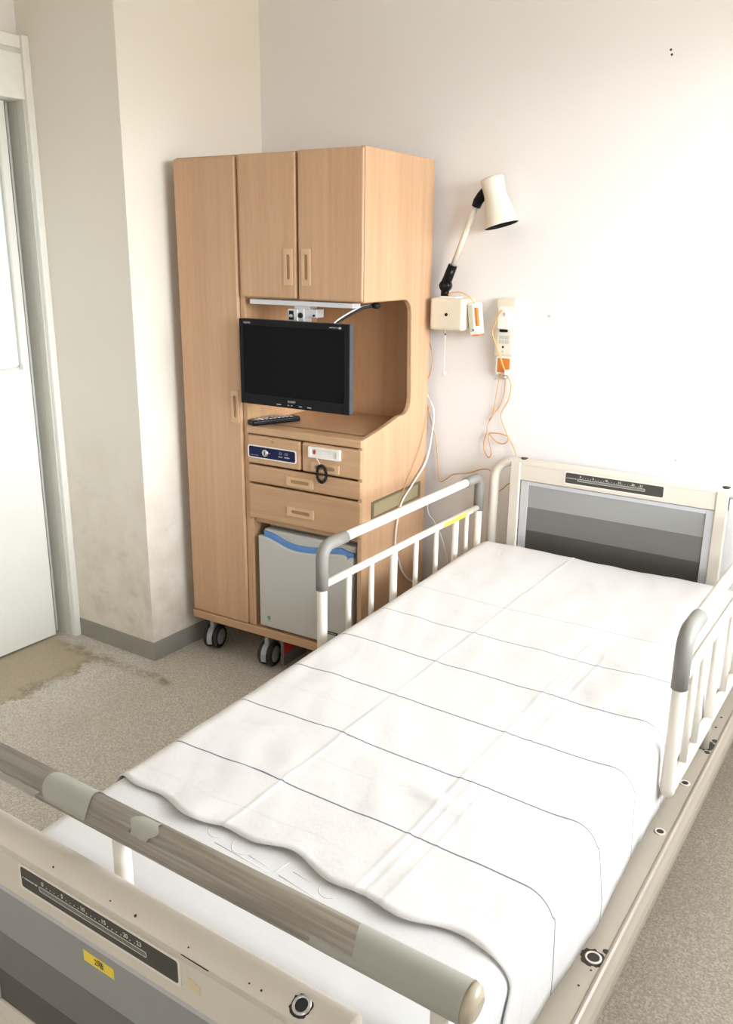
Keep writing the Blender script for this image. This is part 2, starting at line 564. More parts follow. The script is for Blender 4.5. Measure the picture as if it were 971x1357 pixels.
def smooth_path(pts, k=6):
    """Catmull-Rom through the points"""
    P = [Vector(p) for p in pts]
    out = []
    for i in range(len(P) - 1):
        p0, p1, p2, p3 = P[max(i - 1, 0)], P[i], P[i + 1], P[min(i + 2, len(P) - 1)]
        for j in range(k):
            t = j / k
            out.append(0.5 * ((2 * p1) + (p2 - p0) * t + (2 * p0 - 5 * p1 + 4 * p2 - p3) * t * t + (3 * p1 - p0 - 3 * p2 + p3) * t ** 3))
    out.append(P[-1])
    return out


def arc(c, r, a0, a1, n, ax, ay):
    c, ax, ay = Vector(c), Vector(ax), Vector(ay)
    return [c + ax * (r * math.cos(R(a0 + (a1 - a0) * k / n))) + ay * (r * math.sin(R(a0 + (a1 - a0) * k / n))) for k in range(n + 1)]


def text(mb, s, M, size, depth=0.0003, align='CENTER'):
    """flat lettering added to a mesh (M: x along the line, y up, z out of the surface)"""
    cu = bpy.data.curves.new('lettering', 'FONT')
    cu.body = s
    cu.size = size
    cu.align_x = align
    cu.align_y = 'CENTER'
    cu.extrude = depth / 2
    cu.resolution_u = 3
    o = bpy.data.objects.new('lettering', cu)
    COL.objects.link(o)
    bpy.context.view_layer.update()
    me = bpy.data.meshes.new_from_object(o.evaluated_get(bpy.context.evaluated_depsgraph_get()))
    me.transform(M @ Matrix.Translation((0, 0, depth / 2)))
    mb.bm.from_mesh(me)
    bpy.data.objects.remove(o)
    bpy.data.curves.remove(cu)
    bpy.data.meshes.remove(me)
    return mb


# ================================================================== ROOM
XL, XR, YF, ZC = -1.18, 2.22, -4.6, 2.62
struct(MB().box(-2.0, XR + 0.1, YF - 0.1, 0.1, -0.05, 0.0).build('floor', M_FLOOR))
struct(MB().box(-1.5, XR + 0.1, YF - 0.1, 0.1, ZC, ZC + 0.05).build('ceiling', M_CEIL))
wb = struct(MB().box(-1.5, XR + 0.1, 0.0, 0.1, 0, ZC).build('wall_back', M_WALLB))
struct(MB().box(-1.5, XR + 0.1, YF - 0.1, YF, 0, ZC).build('wall_front', M_WALL))
# left wall with the door opening
m = MB()
m.box(XL - 0.12, XL, -0.72, -0.0, 0, ZC)
m.box(XL - 0.12, XL, YF, -1.86, 0, ZC)
m.box(XL - 0.12, XL, -1.86, -0.72, 2.02, ZC)
struct(m.build('wall_left', M_WALL))
# pillar in the far left corner
PX, PY = -0.696, -0.695
struct(MB().box(XL - 0.02, PX, PY, 0.0, 0, ZC).build('wall_pillar', M_PILLAR))
m = MB().prism([(-1.118, PY - 0.004), (PX + 0.004, PY - 0.004), (PX + 0.004, -0.001), (PX - 0.02, -0.001), (PX - 0.02, PY + 0.02), (-1.118, PY + 0.02)], WORLD, 0.074)
struct(m.build('baseboard_pillar', M_SKIRT))
struct(MB().box(PX, XR, -0.006, 0.0, 0, 0.074).build('baseboard_back', M_SKIRT))
struct(MB().box(XL, XL + 0.006, YF, -1.9, 0, 0.074).build('baseboard_left', M_SKIRT))
struct(MB().box(XR - 0.006, XR, YF, 0.0, 0, 0.074).build('baseboard_right', M_SKIRT))
# nail holes left in the back wall
for nm, px_, pz_ in (('nail_hole', 0.828, 2.068), ('nail_hole', 0.832, 2.055)):
    h = MB().lathe([(0.0035, 0.0), (0.0035, 0.0006)], axes((px_, 0.0, pz_), (1, 0, 0), (0, 0, 1)), 10).build(nm, M_CHIP, wb)
h = MB().lathe([(0.005, 0.0), (0.004, 0.0008)], axes((0.516, 0.0, 1.309), (1, 0, 0), (0, 0, 1)), 8).build('scuff', M_GREYLBL, wb)
h = MB().lathe([(0.004, 0.0), (0.003, 0.0008)], axes((0.972, 0.0, 0.885), (1, 0, 0), (0, 0, 1)), 8).build('scuff', M_GREYLBL, wb)

# right wall with the window opening and the added fill opening
m = MB()
xa, xb = XR, XR + 0.12
m.box(xa, xb, YF, 0.1, 0, WIN['z0'])
m.box(xa, xb, YF, 0.1, WIN['z1'], ZC)
m.box(xa, xb, WIN['y1'], 0.1, WIN['z0'], WIN['z1'])
m.box(xa, xb, FILL_WIN['y1'], WIN['y0'], WIN['z0'], WIN['z1'])
m.box(xa, xb, YF, FILL_WIN['y0'], WIN['z0'], WIN['z1'])
struct(m.build('wall_right', M_WALL))
for i, w in enumerate((WIN, FILL_WIN)):
    m = MB()
    y0, y1, z0, z1, x = w['y0'], w['y1'], w['z0'], w['z1'], w['x']
    t = 0.035
    m.box(x + 0.03, x + 0.07, y0, y1, z0, z0 + t)
    m.box(x + 0.03, x + 0.07, y0, y1, z1 - t, z1)
    m.box(x + 0.03, x + 0.07, y0, y0 + t, z0 + t, z1 - t)
    m.box(x + 0.03, x + 0.07, y1 - t, y1, z0 + t, z1 - t)
    ym = (y0 + y1) / 2
    m.box(x + 0.03, x + 0.07, ym - t / 2, ym + t / 2, z0 + t, z1 - t)
    wo = struct(m.build('window_%d' % (i + 1), M_SILVER))  # the second frame sits in the added fill opening
    MB().box(x - 0.03, x + 0.03, y0 - 0.02, y1 + 0.02, z0 - 0.02, z0).build('window_sill', M_TRIM, wo)

# unseen slab added outside the windows to block the high sky
struct(MB().box(XR + 0.12, XR + 1.35, YF - 0.6, 0.6, 2.32, 2.50).build('sky_blocking_slab', M_CEIL))
# door frame (trim), pocket wall behind, hanging sliding door
m = MB()
m.box(-1.30, -1.118, -0.722, PY, 0, 2.187, 0.002)                       # jamb: white face towards the room
tr = struct(m.build('trim_1', M_TRIM))
jm = MB()
jm.box(-1.175, -1.136, -0.727, -0.7215, 0, 1.99, 0.001)
jm.box(-1.222, -1.178, -0.727, -0.7215, 0, 1.99, 0.001)
jm.box(-1.243, -1.226, -0.735, -0.7215, 0, 1.99, 0.003)
jm.build('jamb_rib', M_JAMB, tr)
hd = struct(MB().box(-1.30, -1.128, -2.0, -0.7225, 2.146, 2.186, 0.002).build('trim_2', M_TRIM))
MB().box(-1.30, -1.136, -2.0, -0.7225, 2.130, 2.146).build('shadow_gap', M_JAMB, hd)
MB().box(-1.30, -1.128, -2.0, -0.7225, 1.988, 2.130, 0.003).build('header_panel', M_TRIM, hd)
struct(MB().box(-1.36, -1.285, -2.0, -0.72, 0, 2.19).build('wall_pocket', M_WALL))
struct(MB().box(-1.285, -1.278, -2.0, -0.7225, 0, 0.074).build('baseboard_pocket', M_SKIRT))
dy0, dy1 = -1.80, -0.765
wy0, wy1, wz0, wz1 = -1.45, -0.797, 1.083, 1.86
m = MB()
m.box(-1.225, -1.190, dy0, wy0, 0.008, 1.985)
m.box(-1.225, -1.190, wy1, dy1, 0.008, 1.985)
m.box(-1.225, -1.190, wy0, wy1, 0.008, wz0)
m.box(-1.225, -1.190, wy0, wy1, wz1, 1.985)
dr = struct(m.build('door_1', M_DOORPAINT))
MB().box(-1.211, -1.203, wy0, wy1, wz0, wz1).build('glass_pane', M_FROST, dr)
m = MB()
m.box(-1.2025, -1.1885, wy0, wy1, wz0 - 0.004, wz0 + 0.003)
m.box(-1.2025, -1.1885, wy1 - 0.003, wy1 + 0.004, wz0, wz1)
m.build('glazing_bead', M_JAMB, dr)
MB().box(-1.1895, -1.1865, wy1 - 0.012, wy1 + 0.002, wz0 - 0.005, wz0 + 0.012).build('bead_clip', M_GREYLBL, dr)

# ================================================================== BEDSIDE CABINET (one unit on castors)
CW, CD, CH = 0.764, 0.45, 1.803
cab = thing('hospital_cabinet', 'tall beech bedside cabinet on castors with doors, TV niche and drawers', 'cabinet', CAB, (0, 0, 0))
XD = 0.283                    # left edge of the right-hand half
# carcass
m = MB()
m.box(0.003, 0.021, 0.022, CD, 0.170, CH - 0.004)              # far left side
m.box(0.272, 0.292, 0.010, CD, 0.170, CH - 0.004, 0.002)       # middle partition
m.box(0.003, CW - 0.004, CD - 0.014, CD, 0.170, CH - 0.004)    # back board
m.box(0.003, CW - 0.02, 0.022, CD, CH - 0.022, CH - 0.002)     # top
m.box(0.021, 0.272, 0.022, CD, 0.170, 0.186)
carc = m.build('carcass', M_WOODIN, cab)
MB().box(0.292, CW - 0.019, 0.022, CD - 0.014, 1.352, 1.372).build('niche_ceiling', M_WOODH, cab)
MB().box(0.0, CW, 0.0, CD, 0.137, 0.1695, 0.004).build('base_board', M_WOODH, cab)
# right side with the curved cut-out
out = [(0.005, 0.1700), (CD, 0.1700), (CD, CH), (0.005, CH), (0.005, 1.355)]
out += [(0.235, 1.355)]
out += [(0.312 - 0.05 + 0.05 * math.sin(R(a)), 1.305 + 0.05 * math.cos(R(a))) for a in (10, 30, 50, 70, 90)]
out += [(0.316, 1.17)]
out += [(0.270 + 0.052 * math.cos(R(a)), 1.020 - 0.052 * math.sin(R(a))) for a in (0, 20, 40, 60, 75)]
out += [(0.235, 0.968), (0.190, 0.957), (0.145, 0.947), (0.10, 0.939), (0.06, 0.933), (0.025, 0.927), (0.005, 0.925)]
side = MB().prism(out, axes((CW - 0.019, 0, 0), (0, 1, 0), (0, 0, 1)), 0.019, 0.003).build('side_panel', M_WOODV, cab)
# doors
def front(name, x0, x1, z0, z1, m_, th=0.021, b=0.0075):
    return MB().box(x0, x1, 0.0, th, z0, z1, b, 3).build(name, m_, cab)


def pull(parent, cx, cz, vertical, w=0.112, h=0.033):
    """recessed pull: raised beech frame round a dark slot"""
    m = MB()
    M = axes((cx, 0.0, cz), (1, 0, 0), (0, 0, 1))
    if vertical:
        ring_plate(m, M, h, w, 0.003, 0.014, w * 0.70, 0.0068, 0.004)
    else:
        ring_plate(m, M, w, h, 0.003, w * 0.70, 0.013, 0.0062, 0.004)
    o = m.build('handle', M_PULL, parent)
    m = MB()
    a, b = (0.0145, w * 0.705) if vertical else (w * 0.705, 0.0135)
    m.prism(rrect(a, b, min(a, b) * 0.49), M, 0.0008)
    m.build('handle_slot', M_SLOT, parent)
    return o


d = front('door', 0.005, 0.270, 0.171, 1.796, M_WOODV)
pull(d, 0.2455, 0.985, True)
d = front('door', XD, 0.5105, 1.357, 1.800, M_WOODV)
pull(d, 0.482, 1.456, True)
d = front('door', 0.518, CW - 0.004, 1.355, 1.802, M_WOODV)
pull(d, 0.551, 1.456, True)
# counter and drawers
MB().box(0.290, CW - 0.001, -0.002, 0.075, 0.897, 0.925, 0.006, 3).box(0.290, CW - 0.0195, 0.06, CD - 0.014, 0.897, 0.925, 0.001).build('counter', M_WOODH, cab)
d1 = front('drawer', 0.293, 0.519, 0.792, 0.893, M_WOODH)
d2 = front('drawer', 0.5255, CW - 0.002, 0.792, 0.893, M_WOODH)
d3 = front('drawer', 0.293, CW - 0.002, 0.723, 0.786, M_WOODH)
d4 = front('drawer', 0.293, CW - 0.002, 0.590, 0.717, M_WOODH)
pull(d2, 0.621, 0.815, False, 0.112, 0.030)
pull(d3, 0.517, 0.751, False)
pull(d4, 0.519, 0.643, False)
MB().box(0.292, CW - 0.019, 0.022, CD - 0.014, 0.572, 0.589).build('fridge_bay_top', M_WOODH, cab)
MB().box(0.292, 0.3035, 0.012, 0.05, 0.170, 0.589).build('bay_stile', M_WOODV, cab)
MB().lathe([(0.0055, 0), (0.0055, 0.001)], axes((0.404, 0.0, 0.878), (1, 0, 0), (0, 0, 1)), 14).build('lock_hole', M_SLOT, d1)
# navy coin-lock panel with a keyhole and small print
Mp = axes((0.401, 0.0, 0.836), (1, 0, 0), (0, 0, 1))
b = lab(MB().prism(rrect(0.199, 0.038, 0.006), Mp, 0.0022, 0.0005, 1).build('lock_panel', M_NAVY, d1), 'navy blue lock panel with silver rim')
m = MB()
ring_plate(m, Mp, 0.206, 0.045, 0.008, 0.199, 0.038, 0.006, 0.003)
m.build('panel_rim', M_WHITEPL, d1)
m = MB().lathe([(0.0125, 0), (0.0125, 0.004), (0.009, 0.006)], Mp @ Matrix.Translation((-0.027, 0.0, 0.002)), 20)
m.build('lock_barrel', M_STEEL, d1)
m = MB()
m.box(0.372, 0.376, -0.0095, -0.0055, 0.829, 0.843, 0.001, 1)
m.build('lock_key_slot', M_DARK, d1)
m = MB()
Mt = Mp @ Matrix.Translation((0, 0, 0.0024))
m.prism([(-0.093, -0.0115), (-0.058, -0.0115), (-0.058, -0.0125), (-0.093, -0.0125)], Mt, 0.0003)
m.prism([(-0.013, -0.001), (-0.006, -0.001), (-0.006, 0.001), (-0.013, 0.001)], Mt, 0.0003)
ring_plate(m, Mt @ Matrix.Translation((0.037, 0.006, 0)), 0.010, 0.008, 0.003, 0.008, 0.006, 0.002, 0.0003)
ring_plate(m, Mt @ Matrix.Translation((0.062, 0.006, 0)), 0.012, 0.006, 0.001, 0.010, 0.004, 0.0008, 0.0003)
for x_, h_ in ((0.031, 0.005), (0.0355, 0.003), (0.0395, 0.002), (0.0435, 0.004), (0.056, 0.005), (0.0605, 0.004), (0.065, 0.005), (0.0695, 0.005), (0.074, 0.003)):   # print too small to read
    m.prism(rrect(0.0032, h_, 0.0006, 1), Mt @ Matrix.Translation((x_, -0.006, 0)), 0.0003)
stuff(m.build('panel_print', M_GREYLBL, d1))
# white card/socket unit with a red switch
Mo = axes((0.6215, 0.0, 0.866), (1, 0, 0), (0, 0, 1))
m = MB()
ring_plate(m, Mo, 0.124, 0.036, 0.003, 0.102, 0.024, 0.002, 0.011)
m.build('socket_frame', M_WHITEPL, d2)
m = MB().prism(rrect(0.103, 0.025, 0.002), Mo, 0.004)
m.build('socket_plate', M_WHITEPL, d2)
MB().box(0.577, 0.585, -0.008, -0.003, 0.859, 0.873, 0.001, 1).build('red_switch', M_REDDARK, d2)
m = MB()
m.boxm(Mo @ Matrix.Translation((0.004, -0.002, 0.005)) @ Matrix.Rotation(R(14), 4, 'Z'), 0.05, 0.0045, 0.003, 0.001, 1)
m.boxm(Mo @ Matrix.Translation((-0.013, -0.004, 0.005)) @ Matrix.Rotation(R(8), 4, 'Z'), 0.03, 0.004, 0.003, 0.001, 1)
m.build('socket_lever', M_WHITEPL, d2)
# bronze recessed tray pull on the right side
Ms = axes((CW, 0.2325, 0.675), (0, 1, 0), (0, 0, 1))
m = MB()
ring_plate(m, Ms, 0.345, 0.062, 0.004, 0.318, 0.046, 0.003, 0.004)
rp = m.build('recessed_grip', M_BRONZED, cab)
MB().prism(rrect(0.320, 0.048, 0.003), Ms, 0.0012).build('grip_plate', M_BRONZE, rp)
# aluminium pull-out rail below the upper doors
MB().box(0.318, 0.722, 0.004, 0.05, 1.336, 1.3515, 0.001).build('slide_rail', M_SILVER, cab)


def castor(parent, x, y, frame_z=0.137, ang=0.0, r=0.046, name='castor'):
    """twin-wheel castor"""
    T = Matrix.Translation((x, y, 0)) @ Matrix.Rotation(ang, 4, 'Z')
    m = MB()
    m.boxm(T @ Matrix.Translation((0, 0.012, frame_z - 0.004)), 0.055, 0.055, 0.008, 0.002)
    m.boxm(T @ Matrix.Translation((0, 0.0, 0.086)), 0.019, 0.05, 0.07, 0.008)
    m.tube([T @ Vector((0, 0.012, 0.10)), T @ Vector((0, 0.012, frame_z))], 0.012, 12)
    # curved guard between the wheels
    g = arc((0, 0, 0.046), 0.0485, 20, 200, 10, (0, 1, 0), (0, 0, 1))
    for p, q in zip(g, g[1:]):
        mid = (p + q) / 2
        d_ = (q - p)
        m.boxm(T @ axes(mid, (1, 0, 0), d_), 0.021, d_.length * 1.1, 0.003)
    c = m.build(name, M_WHEEL, parent)
    for s in (-1, 1):
        Mw = T @ axes((s * 0.0105, 0, r + 0.001), (0, 1, 0), (0, 0, 1) if s > 0 else (0, 0, -1))
        MB().lathe([(0.030, 0.0), (r - 0.003, 0.0), (r, 0.003), (r, 0.014), (r - 0.004, 0.018), (0.033, 0.0185), (0.033, 0.014), (0.001, 0.014)], Mw, 28).build('wheel', M_RUBBER, c)
        MB().lathe([(0.0332, 0.010), (0.0325, 0.0165), (0.026, 0.0178), (0.009, 0.0185), (0.001, 0.0185)], Mw, 24).build('hub_cap', M_WHEEL, c)
    return c


castor(cab, 0.055, 0.060, ang=R(12))
castor(cab, 0.330, 0.052, ang=R(8))
castor(cab, 0.70, 0.060, ang=R(5))
castor(cab, 0.055, 0.385, ang=R(-10))
castor(cab, 0.70, 0.385, ang=R(4))

# ------------------------------------------------------------------ television on its bracket
tv = thing('television', 'black flat television hanging from a silver bracket in the cabinet niche', 'television', CAB, (0.52, 0.0, 1.0))
TX0, TX1, TZ0, TZ1, TY = 0.305, 0.737, 1.010, 1.2905, -0.040
body = MB()
body.box(TX0, TX1, TY + 0.004, TY + 0.030, TZ0, TZ1, 0.004)
body.box(TX0 + 0.05, TX1 - 0.05, TY + 0.028, TY + 0.055, TZ0 + 0.03, TZ1 - 0.03, 0.012)
body.build('rear_housing', M_TVSIDE, tv)
m = MB()
Mtv = axes(((TX0 + TX1) / 2, TY + 0.006, (TZ0 + TZ1) / 2), (1, 0, 0), (0, 0, 1))
w_, h_ = TX1 - TX0, TZ1 - TZ0
sx0, sx1, sz0, sz1 = TX0 + 0.015, TX1 - 0.017, TZ0 + 0.036, TZ1 - 0.021
m.box(TX0, sx0, TY, TY + 0.007, TZ0, TZ1, 0.0015)
m.box(sx1, TX1, TY, TY + 0.007, TZ0, TZ1, 0.0015)
m.box(sx0 - 0.001, sx1 + 0.001, TY, TY + 0.007, TZ0, sz0, 0.0015)
m.box(sx0 - 0.001, sx1 + 0.001, TY, TY + 0.007, sz1, TZ1, 0.0015)
bz = m.build('bezel', M_BLACK, tv)
MB().box(sx0 - 0.001, sx1 + 0.001, TY + 0.003, TY + 0.006, sz0 - 0.001, sz1 + 0.001).build('screen', M_SCREEN, tv)
m = MB()
text(m, 'AQUOS', axes((TX0 + 0.033, TY, TZ1 - 0.012), (1, 0, 0), (0, 0, 1)), 0.008)
for x_, w, hh in ((-0.072, 0.012, 0.0022), (-0.058, 0.010, 0.0022), (-0.046, 0.006, 0.0022), (-0.038, 0.009, 0.006)):
    m.box(TX1 + x_, TX1 + x_ + w, TY - 0.0003, TY, TZ1 - 0.012 - hh / 2, TZ1 - 0.012 + hh / 2)
text(m, 'SHARP', axes(((TX0 + TX1) / 2 - 0.005, TY, TZ0 + 0.021), (1, 0, 0), (0, 0, 1)), 0.0105)
for x_, w in ((0.455, 0.018), (0.50, 0.006), (0.513, 0.006), (0.545, 0.012), (0.578, 0.016)):
    m.box(x_, x_ + w, TY - 0.0003, TY, TZ0 + 0.008, TZ0 + 0.0105)
stuff(m.build('printed_marks', M_GREYLBL, bz))
# bracket
m = MB()
m.box(0.468, 0.508, 0.010, 0.050, 1.284, 1.327, 0.003)
m.box(0.508, 0.575, 0.020, 0.062, 1.300, 1.327, 0.001)
m.box(0.500, 0.530, 0.014, 0.058, 1.283, 1.327, 0.001)
m.box(0.490, 0.550, 0.016, 0.060, 1.326, 1.352, 0.001)
br = m.build('bracket', M_SILVER, tv)
MB().box(0.474, 0.492, 0.0085, 0.012, 1.291, 1.320, 0.001).build('bracket_joint', M_BLACKM, br)
MB().lathe([(0.007, 0), (0.006, 0.003), (0.001, 0.003)], axes((0.483, 0.0085, 1.303), (1, 0, 0), (0, 0, 1)), 14).build('bracket_bolt', M_STEEL, br)
MB().lathe([(0.009, 0), (0.008, 0.003), (0.001, 0.003)], axes((0.517, 0.014, 1.306), (1, 0, 0), (0, 0, 1)), 14).build('bracket_bolt', M_BLACKM, br)
MB().lathe([(0.004, 0), (0.003, 0.003), (0.001, 0.003)], axes((0.565, 0.020, 1.307), (1, 0, 0), (0, 0, 1)), 12).build('bracket_bolt', M_BLACKM, br)
m = MB().box(0.488, 0.552, 0.03, 0.06, 1.20, 1.285, 0.002)
m.build('mount_plate', M_SILVER, br)
m = MB()
m.tube(smooth_path([(0.660, 0.0, 1.285), (0.672, 0.02, 1.300), (0.695, 0.05, 1.320), (0.712, 0.08, 1.334), (0.728, 0.11, 1.340), (0.738, 0.13, 1.340)]), 0.0045, 10)
m.build('black_lead', M_BLACKM, tv)
m = MB()
m.tube(smooth_path([(0.655, -0.004, 1.285), (0.666, 0.014, 1.301), (0.689, 0.044, 1.322), (0.706, 0.074, 1.335), (0.722, 0.105, 1.342)]), 0.0028, 8)
m.build('white_lead', M_WHITEC, tv)
MB().sphere((0.737, 0.12, 1.341), 0.016, (1, 1, 0.65)).build('lead_grommet', M_BLACKM, tv)

# ------------------------------------------------------------------ remote control
rc = thing('remote_control', 'black television remote control lying on the cabinet counter', 'remote', CAB, (0.40, 0.08, 0.925))
Mr = axes((0.348, 0.085, 0.9252), (0.40, 0.917, 0), (-0.917, 0.40, 0))
MB().boxm(Mr @ Matrix.Translation((0, 0, 0.0095)), 0.190, 0.046, 0.019, 0.006, 3).build('remote_body', M_BLACK, rc)
for i in range(9):
    for j in range(3):
        if i in (3,) and j == 1:
            continue
        MB().boxm(Mr @ Matrix.Translation((-0.070 + i * 0.0165, -0.012 + j * 0.012, 0.0195)), 0.009, 0.0065, 0.003, 0.0008, 1).build('button', M_GREYLBL if i != 1 else M_WHITEPL, rc)

# ------------------------------------------------------------------ black coil wrist ring on the drawer handle
ct = []
for k in range(240):
    a = 2 * PI * k / 240
    ph = a * 26
    ct.append((0.614 + (0.0185 + 0.0035 * math.cos(ph)) * math.cos(a), -0.012 + 0.0035 * math.sin(ph), 0.797 + (0.028 + 0.0035 * math.cos(ph)) * math.sin(a)))
m = MB().tube(ct, 0.0024, 6, closed=True)
wr = tag(m.build('wrist_coil', M_BLACKM, frame=CAB, base=(0.614, -0.012, 0.797)), 'black coiled wrist band hanging from the upper right drawer', 'wrist band')
m = MB().tube(smooth_path([(0.612, -0.010, 0.824), (0.600, -0.010, 0.838), (0.590, -0.010, 0.852)]), 0.0012, 6)
m.build('clear_string', M_WHITEC, wr)

# ------------------------------------------------------------------ small refrigerator in the bay
FX0, FX1, FZ0, FZ1 = 0.326, 0.728, 0.1755, 0.556
fr = thing('mini_fridge', 'small pale grey refrigerator with wavy blue grip strip in cabinet bay', 'refrigerator', CAB, (0.527, 0.2, 0.170))
MB().box(FX0 + 0.006, FX1 + 0.008, 0.068, 0.418, FZ0 - 0.001, FZ1, 0.006).build('cabinet_body', M_FRIDGEBODY, fr)
MB().box(FX0 + 0.01, FX1 - 0.004, 0.026, 0.0675, FZ0 + 0.012, FZ1 - 0.006, 0.008).build('door_core', M_FRIDGE, fr)
# door skin with the wavy top
wave = [(FX0, 0.526), (0.345, 0.525), (0.372, 0.521), (0.401, 0.513), (0.430, 0.503), (0.460, 0.496), (0.489, 0.4935), (0.520, 0.4945), (0.555, 0.498), (0.600, 0.506), (0.640, 0.514), (0.673, 0.5185), (0.690, 0.5185), (0.697, 0.514), (0.702, 0.509), (0.708, 0.509), (0.713, 0.514), (FX1 - 0.002, 0.516)]
poly = [(FX0 + 0.003, FZ0 + 0.003), (FX1 - 0.004, FZ0 + 0.003), (FX1 - 0.002, FZ0 + 0.006)] + list(reversed(wave)) + [(FX0, FZ0 + 0.007)]
MB().prism(poly, axes((0, 0.0275, 0), (1, 0, 0), (0, 0, 1)), 0.0215, 0.004, 2).build('door', M_FRIDGE, fr)
wave2 = [(x, z + (0.020 if x < 0.69 else 0.014)) for x, z in wave if not 0.695 < x < 0.71 and x > 0.34]
MB().prism([(x + (0.004 if i == 0 else 0), z - 0.004) for i, (x, z) in enumerate(wave) if not 0.695 < x < 0.71 and x > 0.34] + list(reversed(wave2)), axes((0, 0.0262, 0), (1, 0, 0), (0, 0, 1)), 0.010, 0.001, 1).build('blue_grip', M_BLUE, fr)
m = MB()
for a0, dx_, dz_ in ((35, -0.003, 0.003), (100, 0.004, 0.004), (-20, 0.0, -0.004)):
    M = axes((0.367 + dx_, 0.0058, 0.215 + dz_), (math.cos(R(a0)), 0, math.sin(R(a0))), (-math.sin(R(a0)), 0, math.cos(R(a0))))
    m.prism([(-0.007, 0), (-0.003, 0.0035), (0.002, 0.004), (0.008, 0.001), (0.003, -0.0025), (-0.003, -0.0025)], M, 0.0004)
m.prism([(-0.010, -0.011), (0.009, -0.013), (0.009, -0.0115), (-0.010, -0.0095)], axes((0.368, 0.0058, 0.215), (1, 0, 0), (0, 0, 1)), 0.0004)
lab(m.build('leaf_mark', M_GREEN, fr), 'small green leaf mark')
Mq = axes((0.652, 0.0058, 0.427), (1, 0, 0), (0, 0, 1))
MB().lathe([(0.012, 0), (0.012, 0.0012), (0.001, 0.0012)], Mq, 20).build('round_badge', M_WHITEPL, fr)
MB().prism([(-0.001, 0.007), (0.003, 0.006), (0.003, 0.001), (0.007, -0.002), (0.004, -0.006), (-0.002, -0.003)], Mq @ Matrix.Translation((0, 0, 0.0014)), 0.0004).build('badge_mark', M_GREEN, fr)
m = MB().box(0.600, 0.668, 0.0052, 0.0062, 0.2160, 0.2275)
sk = m.build('black_sticker', M_BLACKINK, fr)
m = MB()
for i in range(7):
    m.box(0.607 + i * 0.008, 0.612 + i * 0.008, 0.0049, 0.0052, 0.220, 0.2235)
stuff(m.build('sticker_print', M_GREYLBL, sk))
MB().box(0.60, 0.655, 0.0052, 0.0062, 0.1815, 0.1865).build('black_sticker', M_BLACKINK, fr)

# red and grey box on the floor below the cabinet
bx = thing('floor_block', 'flat grey block with a red sticker on the floor under the cabinet', 'block', CAB, (0.382, 0.13, 0))
MB().box(0.374, 0.388, 0.062, 0.210, 0.0, 0.108, 0.002).build('block_body', mat('grey_plastic', (0.20, 0.19, 0.18), 0.5), bx)
MB().box(0.388, 0.3888, 0.066, 0.128, 0.050, 0.092).build('red_sticker', M_RED, bx)

# ================================================================== BED
bed = thing('hospital_bed', 'cream hospital bed frame with grey banded headboard and footboard', 'bed', BED, (0.39, -0.95, 0))
UC = 0.391                   # centre line across the bed


